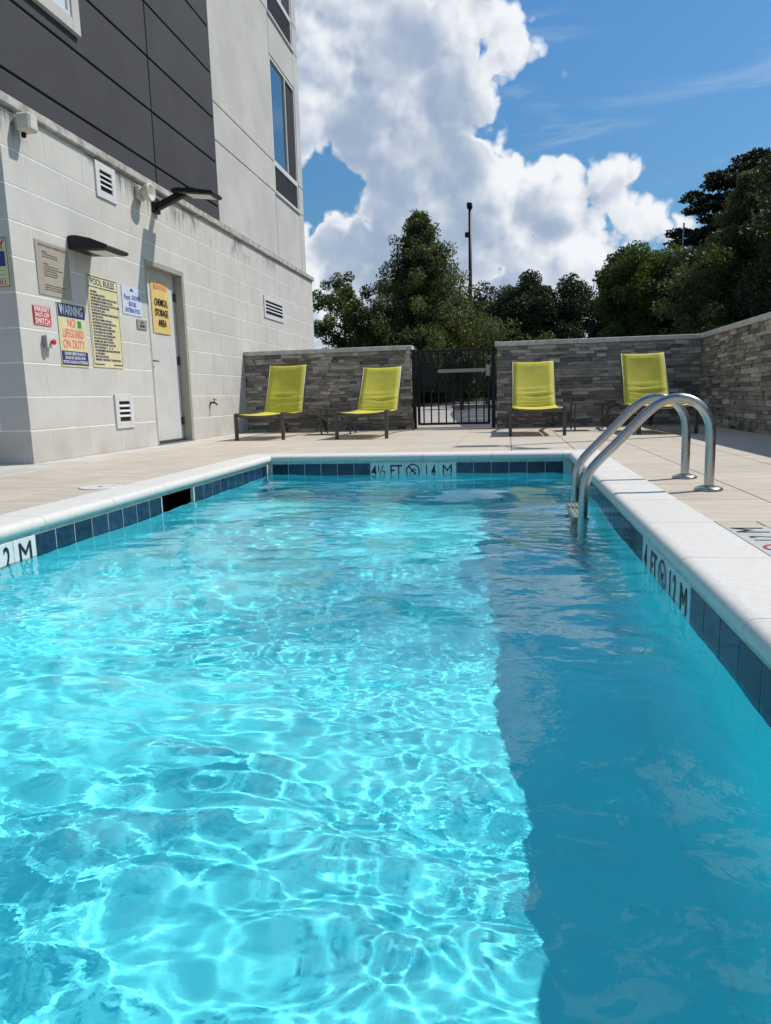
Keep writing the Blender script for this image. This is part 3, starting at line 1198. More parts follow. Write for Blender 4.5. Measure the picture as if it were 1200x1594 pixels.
def window(y0, y1, zbot, zglass, ztop, mull):
    """aluminium window with an air-conditioner grille below it; y, z in building coordinates"""
    X_ = BXO - 0.028
    w_ = put('window', None, bld, (0, 0, 0))
    f_ = MB()
    fw = 0.045
    for (a, b_, c, d_) in ((y0, y0 + fw, zbot, ztop), (y1 - fw, y1, zbot, ztop), (y0 + fw, y1 - fw, ztop - fw, ztop),
                           (y0 + fw, y1 - fw, zglass, zglass + 0.09), (y0 + fw, y1 - fw, zbot, zbot + fw), (mull - 0.02, mull + 0.02, zglass + 0.09, ztop - fw)):
        f_.cbox(X_ - 0.03, X_ + 0.02, a, b_, c, d_, 0.003)
    f_.obj('window_frame', M_white, w_)
    MB().cbox(X_ - 0.0, X_ + 0.06, y0 - 0.02, y1 + 0.02, zbot - 0.04, zbot - 0.001, 0.004).obj('sill', M_white, w_)
    MB().box(X_ - 0.020, X_ - 0.012, y0 + fw, mull - 0.02, zglass + 0.09, ztop - fw).obj('pane', M_glass, w_)
    MB().box(X_ - 0.020, X_ - 0.012, mull + 0.02, y1 - fw, zglass + 0.09, ztop - fw).obj('pane', M_groove, w_)
    gm = MB()
    gm.box(X_ - 0.028, X_ - 0.02, y0 + fw, y1 - fw, zbot + fw, zglass)
    n = 30
    for i in range(n):
        yy = y0 + fw + (y1 - y0 - 2 * fw) * (i + 0.5) / n
        gm.box(X_ - 0.02, X_ + 0.004, yy - 0.006, yy + 0.006, zbot + fw, zglass)
    gm.obj('air_grille', M_grille, w_)
    return w_


for bz in levels:
    window(13.345 - YC, 14.875 - YC, bz + 0.01, bz + 0.49, bz + 2.35, 14.25 - YC)
# small window with a broad trim in the charcoal cladding
w_ = put('window', None, bld)
y0, y1, z0, z1 = 5.98 - YC, 7.11 - YC, 4.125, 5.7
f_ = MB()
for (a, b_, c, d_) in ((y0, y0 + 0.13, z0, z1), (y1 - 0.13, y1, z0, z1), (y0 + 0.13, y1 - 0.13, z0, z0 + 0.12), (y0 + 0.13, y1 - 0.13, z1 - 0.12, z1)):
    f_.cbox(UX - 0.01, UX + 0.045, a, b_, c, d_, 0.004)
f_.obj('window_trim', M_stucco, w_)
f_ = MB()
for (a, b_, c, d_) in ((y0 + .13, y0 + 0.17, z0 + .12, z1 - .12), (y1 - 0.17, y1 - .13, z0 + .12, z1 - .12), (y0 + 0.17, y1 - 0.17, z0 + .12, z0 + 0.16), (y0 + 0.17, y1 - 0.17, z0 + .80, z0 + 0.84), ((y0 + y1) / 2 - .02, (y0 + y1) / 2 + .02, z0 + .84, z1 - .12)):
    f_.cbox(UX, UX + 0.028, a, b_, c, d_, 0.003)
f_.obj('window_frame', M_white, w_)
MB().box(UX + 0.002, UX + 0.008, y0 + 0.13, y1 - 0.13, z0 + 0.12, z1 - 0.12).obj('pane', M_shower, w_)

# door
dr = put('door', None, bld, (0, (DY0 + DY1) / 2, 0))
hw = (DY1 - DY0) / 2
fr = MB()
fr.cbox(-0.12, -0.004, -hw + 0.001, -hw + 0.05, 0.0, DH - 0.051, 0.003)
fr.cbox(-0.12, -0.004, hw - 0.05, hw - 0.001, 0.0, DH - 0.051, 0.003)
fr.cbox(-0.12, -0.004, -hw + 0.001, hw - 0.001, DH - 0.05, DH - 0.001, 0.003)
fr.obj('door_frame', M_frame, dr)
MB().cbox(-0.175, -0.125, -hw + 0.004, hw - 0.004, 0.022, DH - 0.02, 0.002).obj('door_leaf', M_doorw, dr)
MB().cbox(-0.124, -0.112, -hw + 0.06, hw - 0.06, 0.022, 0.045, 0.002).obj('door_sweep', M_grille, dr)
MB().cbox(-0.20, -0.0, -hw, hw, -0.02, 0.012, 0.003).obj('threshold', M_grille, dr)
hd = MB()
hd.lathe([(0.030, -0.125), (0.030, -0.112), (0.012, -0.11), (0.012, -0.075)], (0, -hw + 0.22, 1.03), 'x', 16)
hd.tube([(-0.078, -hw + 0.22, 1.03), (-0.076, -hw + 0.265, 1.03), (-0.078, -hw + 0.33, 1.027)], 0.010, 8)
hd.obj('handle', M_grille, dr)
for hz in (0.27, 1.06, 1.87):
    hb = MB()
    hb.tube([(-0.112, hw - 0.055, hz - 0.055), (-0.112, hw - 0.055, hz + 0.055)], 0.011, 8)
    hb.box(-0.121, -0.116, hw - 0.105, hw - 0.05, hz - 0.05, hz + 0.05)
    hb.obj('hinge', M_bronze, dr)


def vent(y0, y1, z0, z1):
    v_ = put('vent', None, bld, (0, (y0 + y1) / 2, (z0 + z1) / 2))
    a, h = (y1 - y0) / 2, (z1 - z0) / 2
    t = 0.075
    f_ = MB()
    for q in ((-a, -a + t, -h, h), (a - t, a, -h, h), (-a + t, a - t, h - t, h), (-a + t, a - t, -h, -h + t)):
        f_.cbox(0.0, 0.018, *q, 0.003)
    f_.obj('vent_frame', M_white, v_)
    MB().box(0.001, 0.003, -a + t, a - t, -h + t, h - t).obj('painted_vent_shade', M_groove, v_)  # black sheet paints the shade inside the vent; the wall is uncut
    n = 4
    for i in range(1, n):
        zc = -h + t + (2 * h - 2 * t) * i / n
        l_ = MB()
        l_.prism([(0.004, zc + 0.012), (0.018, zc - 0.008), (0.022, zc - 0.002), (0.008, zc + 0.018)], 'y', -a + t, a - t)
        l_.obj('louvre', M_white, v_)


for vt in VENTS:
    vent(*vt)


# ------------------------------------------------------------------ fittings on the building
def on_wall(y, z, dx=0.0, rot=FLIP_YZ):
    return (XB + dx, y, z), rot


# signs are built in local u (right), v (up), w (out)
def sign(name, label, y0, y1, z0, z1, mat, group=None, rot=FLIP_YZ, loc=None, t=0.004, tilt=0.0):
    loc_, rot_ = on_wall((y0 + y1) / 2, (z0 + z1) / 2, 0.003)
    o = thing(name, label, 'sign', loc or loc_, rot, group)
    w_, h_ = y1 - y0, z1 - z0
    MB().cbox(-w_ / 2, w_ / 2, -h_ / 2, h_ / 2, 0, t, 0.001).obj('sign_board', mat, o)
    return o, w_, h_


def strip(parent, x0, x1, y0, y1, mat, w=0.0048, name='printed_band'):
    return MB().box(x0, x1, y0, y1, w - 0.0008, w).obj(name, mat, parent)


# tan CPR notice
o, w_, h_ = sign('notice_sign', 'tan notice of fine print left of the lower black wall lamp', 6.045, 6.545, 1.525, 2.005, M_tan)
text('MOUTH-TO-MOUTH RESUSCITATION', 0.034, o, (0, h_ / 2 - 0.04, 0.0045), mat=M_ink, sx=0.72)
lines = ['Breathing:', 'Tilt head back and lift the chin.', 'Look, listen and feel for breath.', '', '', 'Circulation:', '1. Check the pulse at the neck',
         '2. If no pulse, begin chest compressions', '3. Push down hard and fast', '4. Give two slow full breaths', '5. Repeat until help arrives', '', '', '', 'Continue without a pause until the person',
         'breathes alone or until trained help', 'takes over. Call for an ambulance.']
text('\n'.join(lines), 0.019, o, (-w_ / 2 + 0.09, -0.02, 0.0045), mat=M_ink, sx=0.95, align='LEFT', ls=1.1)

# red shut-off sign
o, w_, h_ = sign('shutoff_sign', 'small red EMERGENCY SHUT-OFF SWITCH sign on the block wall', 5.925, 6.175, 1.245, 1.415, M_redink)
text('EMERGENCY', 0.052, o, (0, 0.053, 0.0045), mat=M_whiteink, sx=0.72, bold=0.0012)
text('SHUT-OFF', 0.056, o, (0, 0.004, 0.0045), mat=M_whiteink, sx=0.80, bold=0.0012)
text('SWITCH', 0.068, o, (0, -0.050, 0.0045), mat=M_whiteink, sx=0.82, bold=0.0014)
for q in ((-w_ / 2 + .004, w_ / 2 - .004, h_ / 2 - .007, h_ / 2 - .004), (-w_ / 2 + .004, w_ / 2 - .004, -h_ / 2 + .004, -h_ / 2 + .007)):
    strip(o, *q, M_whiteink)

# warning / no lifeguard
o, w_, h_ = sign('warning_sign', 'cream WARNING NO LIFEGUARD ON DUTY sign with navy top and bottom bands', 6.28, 6.73, 0.887, 1.49, M_cream)
strip(o, -w_ / 2 + .008, w_ / 2 - .008, h_ / 2 - 0.135, h_ / 2 - .008, M_navyink)
strip(o, -w_ / 2 + .008, w_ / 2 - .008, -h_ / 2 + .016, -h_ / 2 + 0.150, M_navyink)
text('WARNING', 0.125, o, (0, h_ / 2 - 0.071, 0.0052), mat=M_whiteink, sx=0.62, bold=0.0035)
text('NO', 0.115, o, (-0.02, 0.112, 0.0052), mat=M_pinkink, sx=0.72, bold=0.0015)
text('LIFEGUARD', 0.115, o, (0, 0.012, 0.0052), mat=M_pinkink, sx=0.575, bold=0.0015)
text('ON DUTY', 0.115, o, (0, -0.088, 0.0052), mat=M_pinkink, sx=0.68, bold=0.0015)
strip(o, 0.085, 0.145, 0.078, 0.146, M_greenp, 0.0058, 'green_sticker')
for i, l_ in enumerate(('CHILDREN UNDER THE AGE OF 16', 'SHOULD NOT USE POOL OR SPA', 'WITHOUT AN ADULT IN ATTENDANCE')):
    text(l_, 0.040, o, (0, -h_ / 2 + 0.124 - 0.040 * i, 0.0056), mat=M_whiteink, sx=0.56, bold=0.0006)

# pool rules
o, w_, h_ = sign('rules_sign', 'tall cream POOL RULES board with navy border and many printed lines', 6.815, 7.40, 0.90, 1.83, M_cream)
for q in ((-w_ / 2 + .014, w_ / 2 - .014, h_ / 2 - .022, h_ / 2 - .012), (-w_ / 2 + .014, w_ / 2 - .014, h_ / 2 - .125, h_ / 2 - .115),
          (-w_ / 2 + .014, -w_ / 2 + .021, -h_ / 2 + .03, h_ / 2 - .022), (w_ / 2 - .021, w_ / 2 - .014, -h_ / 2 + .03, h_ / 2 - .022),
          (-w_ / 2 + .021, -0.09, -h_ / 2 + .024, -h_ / 2 + .036), (0.09, w_ / 2 - .021, -h_ / 2 + .024, -h_ / 2 + .036)):
    strip(o, *q, M_navyink)
text('POOL RULES', 0.092, o, (0, h_ / 2 - 0.069, 0.0052), mat=M_navyink, sx=0.86, bold=0.0008)
rules = ['NO DIVING.', 'NO LIFEGUARD ON DUTY.', 'CHILDREN UNDER 16 MUST BE WITH AN ADULT.', 'SHOWER BEFORE ENTERING THE POOL.', 'NO RUNNING OR ROUGH PLAY IN THE POOL AREA.',
         'NO GLASS OR BREAKABLE ITEMS.', 'NO PETS IN POOL AREA.', 'PERSONS WITH OPEN SORES OR INFECTION MAY', 'NOT USE THE POOL.', 'NO FOOD OR DRINK IN THE POOL.', 'NO SPITTING OR BLOWING NOSE IN POOL.',
         'NO SMOKING IN THE POOL AREA.', 'DO NOT SWIM ALONE OR WHEN TIRED.', 'SOLO BATHING IS NOT ALLOWED.', 'POOL IS FOR THE USE OF GUESTS ONLY.', 'NO ALCOHOL IN THE POOL AREA.',
         'BATHING LOAD LIMIT OF THE POOL', 'MUST NOT BE EXCEEDED AT ANY TIME.', 'POOL HOURS FROM    9    TO    10', 'THE MANAGEMENT MAY REFUSE ADMITTANCE', 'TO ANY PERSON.', 'FIRST AID KIT IN OFFICE.', 'EMERGENCY TELEPHONE AT THE FRONT DESK.']
text('\n'.join(rules), 0.0305, o, (-w_ / 2 + 0.045, -0.045, 0.0052), mat=M_navyink, sx=0.74, align='LEFT', ls=1.02, bold=0.0006)

# shower sign
o, w_, h_ = sign('shower_sign', 'pale blue-white SHOWER BEFORE ENTERING POOL sign left of the door', 7.485, 7.91, 1.505, 1.815, M_shower)
text('Please', 0.085, o, (-0.105, 0.032, 0.0048), (0, 0, R(4)), mat=M_blueink, sx=0.68, bold=0.0004)
text('SHOWER', 0.075, o, (0.092, 0.035, 0.0048), mat=M_blueink, sx=0.62, bold=0.0012)
text('BEFORE', 0.07, o, (0.0, -0.040, 0.0048), mat=M_blueink, sx=0.68, bold=0.0012)
text('ENTERING POOL', 0.07, o, (0.0, -0.108, 0.0048), mat=M_blueink, sx=0.60, bold=0.0012)
m_ = MB()
m_.add([(-0.045, 0.105, .0048), (0.045, 0.105, .0048), (0.012, 0.135, .0048), (0, 0.14, .0048), (-0.012, 0.135, .0048)], [(0, 1, 2, 3, 4)])
m_.obj('shower_spray_mark', M_navyink, o)

# little engraved plate
o, w_, h_ = sign('room_plate', 'tiny grey POOL EQUIPMENT plate between shower sign and door', 7.765, 7.985, 1.365, 1.470, M_greyplate, t=0.010)
text('POOL', 0.036, o, (0, 0.020, 0.0108), mat=M_ink, sx=0.7, bold=0.0005)
text('EQUIPMENT', 0.034, o, (0, -0.020, 0.0108), mat=M_ink, sx=0.66, bold=0.0005)

# chemical storage sheet on the door leaf, a little bowed
o = thing('door_notice', 'faded yellow CHEMICAL STORAGE AREA notice on the white door', 'sign', (XB - 0.121, 8.625, 1.70), FLIP_YZ)
cw, chh = 0.46, 0.64
m_ = MB()
vs = []
for i in range(9):
    u_ = -cw / 2 + cw * i / 8
    for j in (0, 1):
        vs.append((u_, -chh / 2 + chh * j, 0.004 + 0.010 * math.cos(u_ / cw * math.pi) * (0.5 + 0.5 * j)))
m_.add(vs, [(2 * i, 2 * i + 2, 2 * i + 3, 2 * i + 1) for i in range(8)], True)
m_.obj('sign_sheet', M_peach, o)
MB().box(-cw / 2 + 0.07, cw / 2 - 0.07, chh / 2 - 0.10, chh / 2 - 0.05, 0.0125, 0.0155).obj('printed_band', M_orange, o)
for i, l_ in enumerate(('CHEMICAL', 'STORAGE', 'AREA')):
    text(l_, 0.115, o, (0, 0.055 - 0.125 * i, 0.0155), mat=M_ink, sx=(0.62, 0.68, 0.74)[i], bold=0.0022)

# emergency telephone sign on the near face
o = thing('telephone_sign', 'cream EMERGENCY DIAL 911 sign at the left edge on the shaded wall', 'sign', (XB - 0.32, YC - 0.003, 1.745), (R(90), 0, 0))
MB().cbox(-0.29, 0.29, -0.21, 0.21, 0, 0.004, 0.001).obj('sign_board', M_cream, o)
for q in ((-0.28, 0.28, 0.197, 0.203), (-0.28, 0.28, -0.203, -0.197), (0.274, 0.28, -0.197, 0.197), (-0.28, -0.274, -0.197, 0.197)):
    strip(o, *q, M_ink)
text('EMERGENCY', 0.105, o, (0, 0.145, 0.005), mat=M_redink, sx=0.86, bold=0.002)
strip(o, -0.255, 0.255, -0.03, 0.095, M_navyink)
for i, l_ in enumerate(('TELEPHONE AND', 'EMERGENCY NUMBERS', 'POSTED')):
    text(l_, 0.042, o, (0.02, 0.073 - 0.040 * i, 0.0056), mat=M_whiteink, sx=0.85, bold=0.0006)
for zz in (-0.065, -0.10, -0.135):
    strip(o, -0.24, 0.25, zz, zz + 0.002, M_ink)
text('DIAL 911', 0.062, o, (0.14, -0.168, 0.005), mat=M_redink, sx=0.9, bold=0.0015)

# emergency stop station
o = thing('emergency_switch', 'small grey box with red push button under the red sign', 'switch', (XB + 0.001, 6.07, 1.10), FLIP_YZ)
MB().cbox(-0.05, 0.05, -0.055, 0.055, 0, 0.045, 0.004).obj('back_box', M_greyplate, o)
MB().cbox(-0.055, 0.055, -0.06, 0.06, 0.045, 0.055, 0.003).obj('cover_plate', M_white, o)
m_ = MB()
m_.lathe([(0.014, 0.055), (0.014, 0.075), (0.026, 0.078), (0.028, 0.088), (0.022, 0.094), (0.0, 0.096)][:5], (0.0, -0.005, 0), 'z', 16)
m_.obj('push_button', M_signred, o)

# camera / horn / lamps
o = thing('security_camera', 'cream boxed camera near the top left corner of the block wall', 'camera', (XB, 5.97, 2.93))
MB().cbox(0.0, 0.03, -0.035, 0.035, -0.05, 0.05, 0.004).obj('bracket', M_horn, o)
m_ = MB()
m_.cbox(0.03, 0.17, -0.062, 0.062, -0.075, 0.075, 0.018)
m_.obj('housing', M_horn, o)
m_ = MB()
m_.lathe([(0.018, -0.112), (0.022, -0.10), (0.022, -0.076)], (0.06, 0.0, 0), 'z', 14)
m_.obj('sensor', M_black, o)
o = thing('alarm_horn', 'round cream alarm horn left of the upper wall lamp', 'alarm', (XB, 8.03, 2.90))
m_ = MB()
m_.cbox(0.0, 0.06, -0.07, 0.07, -0.075, 0.075, 0.012)
m_.obj('back_box', M_horn, o)
m_ = MB()
m_.lathe([(0.055, 0.06), (0.065, 0.07), (0.092, 0.13), (0.100, 0.16), (0.098, 0.175), (0.080, 0.172), (0.035, 0.13)], (0, 0, 0), 'x', 24)
m_.obj('bell', M_horn, o)


def shoebox_lamp(label, loc, x0, x1, hw_, zin, zout, thick, arm):
    o = thing('wall_lamp', label, 'lamp', loc, group='black wall lamps on the block wall')
    if arm:
        MB().cbox(0.0, 0.045, -0.07, 0.07, -0.11, 0.07, 0.006).obj('wall_plate', M_black, o)
        m_ = MB()
        m_.bar((0.04, 0, -0.04), (x0 + 0.09, 0, zin - thick * 0.5), 0.07, 0.075, (0, 1, 0))
        m_.obj('arm', M_black, o)
    h_ = MB()
    n = 8
    pl = [(x0, zin), (x0, zin - thick), (x0 + 0.08, zin - thick - 0.004), (x1 - 0.03, zout - 0.035), (x1, zout - 0.02), (x1 - 0.01, zout), (x0 + (x1 - x0) * .45, (zin * .55 + zout * .45) + 0.018), (x0 + 0.05, zin + 0.006)]
    vs = []
    ring = [(-hw_, 0.75), (-hw_ + 0.03, 0.95), (0, 1.0), (hw_ - 0.03, 0.95), (hw_, 0.75)]
    for (yy, kx) in ring:
        for (xx, zz) in pl:
            vs.append((x0 + (xx - x0) * (0.94 + 0.06 * kx), yy, zz))
    fs = []
    m = len(pl)
    for i in range(len(ring) - 1):
        for k in range(m):
            k2 = (k + 1) % m
            fs.append((i * m + k, i * m + k2, (i + 1) * m + k2, (i + 1) * m + k))
    fs += [tuple(range(m))[::-1], tuple((len(ring) - 1) * m + k for k in range(m))]
    h_.add(vs, fs)
    h_.obj('lamp_head', M_black, o)
    # cooling fins on top, lens below
    fn = MB()
    for i in range(7):
        yy = -hw_ * 0.7 + hw_ * 1.4 * i / 6
        fn.bar((x0 + 0.03, yy, zin + 0.012), (x0 + (x1 - x0) * 0.5, yy, zin * .5 + zout * .5 + 0.022), 0.006, 0.02, (0, 1, 0))
    fn.obj('cooling_fins', M_black, o)
    sl = (zout - 0.035 - (zin - thick - 0.004)) / (x1 - 0.03 - x0 - 0.08)
    za = zin - thick - 0.008
    ln = MB()
    xa, xb = x0 + 0.16, x1 - 0.06
    ln.add([(xa, -hw_ * .7, za + sl * (xa - x0 - .08)), (xb, -hw_ * .7, za + sl * (xb - x0 - .08)), (xb, hw_ * .7, za + sl * (xb - x0 - .08)), (xa, hw_ * .7, za + sl * (xa - x0 - .08)),
            (xa, -hw_ * .7, za - .004 + sl * (xa - x0 - .08)), (xb, -hw_ * .7, za - .004 + sl * (xb - x0 - .08)), (xb, hw_ * .7, za - .004 + sl * (xb - x0 - .08)), (xa, hw_ * .7, za - .004 + sl * (xa - x0 - .08))],
           [(0, 1, 2, 3), (7, 6, 5, 4), (0, 4, 5, 1), (1, 5, 6, 2), (2, 6, 7, 3), (3, 7, 4, 0)])
    ln.obj('lens', M_lens, o)
    return o


shoebox_lamp('black wall lamp on an arm beside the cream alarm horn', (XB, 8.42, 2.88), 0.30, 0.82, 0.15, 0.115, 0.06, 0.035, True)
shoebox_lamp('black wall lamp without arm above the POOL RULES board', (XB, 6.76, 2.10), 0.005, 0.42, 0.20, 0.03, -0.075, 0.12, False)

# hose tap
o = thing('hose_tap', 'weathered brass hose tap low on the wall right of the door', 'tap', (XB, 9.70, 0.50))
m_ = MB()
m_.lathe([(0.028, 0.0), (0.028, 0.006), (0.013, 0.008), (0.013, 0.05)], (0, 0, 0), 'x', 14)
m_.tube([(0.045, 0, 0), (0.075, 0, -0.005), (0.10, 0, -0.035)], 0.014, 10)
m_.tube([(0.05, 0, 0.0), (0.065, 0, 0.045)], 0.008, 8)
m_.obj('tap_body', M_brass, o)
m_ = MB()
m_.lathe([(0.030, 0.045), (0.032, 0.050), (0.030, 0.055)], (0.065, 0, 0), 'z', 12)
m_.obj('tap_handle', M_brass, o)

# ================================================================== STONE WALLS
stone_meshes = []
for k in range(8):
    r2 = random.Random(100 + k)
    m_ = MB()
    # unit stone, face towards -y, split face slightly rough
    nx_, nz_ = 3, 1
    vs = []
    for i in range(nx_ + 1):
        for j in range(nz_ + 1):
            vs.append((i / nx_ - 0.5 + (r2.uniform(-.05, .05) if 0 < i < nx_ else 0), r2.uniform(-0.10, 0.10), (j - 0.5)))
    fs = []
    for i in range(nx_):
        fs.append((2 * i, 2 * i + 2, 2 * i + 3, 2 * i + 1))
    o_ = len(vs)
    vs += [(-0.5, 1, -0.5), (0.5, 1, -0.5), (0.5, 1, 0.5), (-0.5, 1, 0.5)]
    fs += [(0, 1, o_ + 3, o_), (2 * nx_, o_ + 1, o_ + 2, 2 * nx_ + 1), tuple([2 * i for i in range(nx_, -1, -1)] + [o_, o_ + 1]), tuple([2 * i + 1 for i in range(nx_ + 1)] + [o_ + 2, o_ + 3])]
    m_.add(vs, fs)
    stone_meshes.append(m_.mesh('stone', M_stone))
ROWZ = []
z = 0.0
r2 = random.Random(8)
while z < 1.19:
    h = r2.uniform(0.040, 0.066)
    if z + h > 1.185:
        h = 1.222 - z
    ROWZ.append((z, h))
    z += h


def stone_wall(name, label, origin, rz, length, seed, xshow=(0, 1e9), ends=()):
    """face along local x, looking towards local -y; core behind"""
    o = thing(name, label, 'wall', origin, (0, 0, rz))
    r3 = random.Random(seed)
    MB().box(0.02 if 'l' in ends else 0, length - (0.02 if 'r' in ends else 0), 0.03, 0.24, 0, 1.222).obj('wall_core', M_core, o)
    lst = []
    for (z0, h) in ROWZ:
        x = -r3.uniform(0, 0.15)
        while x < length:
            L = r3.choice((0.10, 0.13, 0.17, 0.22, 0.28, 0.36)) * r3.uniform(0.85, 1.2)
            a, b_ = max(x, 0), min(x + L, length)
            if length - b_ < 0.06:
                b_ = length
                L = b_ - x
            if b_ - a > 0.04:
                lst.append((a, b_, z0, h, r3.uniform(-0.022, 0.012), r3.randrange(8)))
            x += L
    lst2 = sorted(lst, key=lambda q: -(q[1] - q[0]) * (1 if xshow[0] <= (q[0] + q[1]) / 2 <= xshow[1] else 0.01))
    main, rest = lst2[:(300 - 22 * len(ends))], lst2[(300 - 22 * len(ends)):]
    for (a, b_, z0, h, off, k) in main:
        put('stone', stone_meshes[k], o, ((a + b_) / 2, off, z0 + h / 2), None, (b_ - a - 0.003, 0.05, h - 0.003))
    if rest:
        m_ = MB()
        for (a, b_, z0, h, off, k) in rest:
            m_.cbox(a + .0015, b_ - .0015, off, off + 0.05, z0 + .0015, z0 + h - .0015, 0.003)
        m_.obj('far_stones', M_stone, o, kind='stuff')
    for e in ends:
        for (z0, h) in ROWZ:
            off = r3.uniform(-0.024, 0.01)
            if e == 'l':
                put('stone', stone_meshes[r3.randrange(8)], o, (off, 0.155, z0 + h / 2), (0, 0, R(-90)), (0.19, 0.05, h - 0.003))
            else:
                put('stone', stone_meshes[r3.randrange(8)], o, (length - off, 0.155, z0 + h / 2), (0, 0, R(90)), (0.19, 0.05, h - 0.003))
    x = -0.03 if 'l' in ends else 0.0
    end = length + (0.03 if 'r' in ends else 0)
    while x < end - 0.01:
        b_ = min(x + 0.61, end)
        if end - b_ < 0.15:
            b_ = end
        MB().cbox(x + .001, b_ - .001, -0.04, 0.28, 1.2235, 1.292, 0.006).obj('cap_stone', M_cap, o)
        x = b_
    return o


stone_wall('stone_wall', 'grey ledgestone wall between the hotel and the black gate', (XB + 0.002, WALLY, 0), 0, 2.705, 1, ends=('r',))
stone_wall('stone_wall', 'grey ledgestone wall right of the gate behind two lime chairs', (-0.155, WALLY, 0), 0, SIDEX + 0.155 - 0.002, 2, ends=('l',))
stone_wall('stone_wall', 'grey ledgestone side wall running towards the viewer at right edge', (SIDEX, WALLY + 0.28, 0), R(-90), 10.5, 3, xshow=(0.1, 5.2))

# ------------------------------------------------------------------ gate
gt = thing('pool_gate', 'black metal gate with pickets and mesh between two stone walls', 'gate', (-0.82, WALLY + 0.03, 0))
for xx in (-0.615, 0.615):
    MB().cbox(xx - 0.03, xx + 0.03, -0.03, 0.03, 0, 1.225, 0.004).obj('gate_post', M_black, gt)
for xx in (-0.545, 0.545):
    MB().cbox(xx - 0.02, xx + 0.02, -0.02, 0.02, 0.06, 1.21, 0.003).obj('stile', M_black, gt)
for zz in (0.075, 0.90, 1.19):
    MB().cbox(-0.524, 0.524, -0.018, 0.018, zz - 0.018, zz + 0.018, 0.003).obj('rail', M_black, gt)
for i in range(9):
    xx = -0.468 + 0.117 * i
    m_ = MB()
    m_.box(xx - 0.0105, xx + 0.0105, -0.0105, 0.0105, 0.094, 0.881)
    m_.box(xx - 0.0105, xx + 0.0105, -0.0105, 0.0105, 0.919, 1.171)
    m_.obj('picket', M_black, gt)
m_ = MB()
n = 44
for i in range(n + 1):
    xx = -0.52 + 1.04 * i / n
    m_.box(xx - 0.0021, xx + 0.0021, -0.024, -0.0215, 0.56, 1.17)
zz = 0.56
while zz < 1.17:
    m_.box(-0.52, 0.52, -0.0265, -0.0245, zz - 0.0021, zz + 0.0021)
    zz += 0.0236
m_.obj('mesh_screen', M_black, gt, kind='stuff')
MB().box(-0.50, -0.27, -0.035, -0.028, 0.67, 0.99).obj('mesh_plate', M_black, gt)
m_ = MB()
m_.cbox(-0.235, 0.50, -0.085, -0.045, 0.855, 0.91, 0.006)
m_.obj('push_bar', M_greyplate, gt)
m_ = MB()
m_.cbox(0.50, 0.565, -0.10, -0.022, 0.79, 0.96, 0.008)
m_.obj('latch_box', M_greyplate, gt)
m_ = MB()
m_.tube([(0.545, -0.03, 1.03), (0.56, -0.03, 1.05), (0.56, -0.03, 1.08), (0.545, -0.03, 1.10), (0.53, -0.03, 1.08), (0.53, -0.03, 1.05), (0.545, -0.03, 1.03)], 0.006, 6)
m_.obj('latch_ring', M_greyplate, gt)

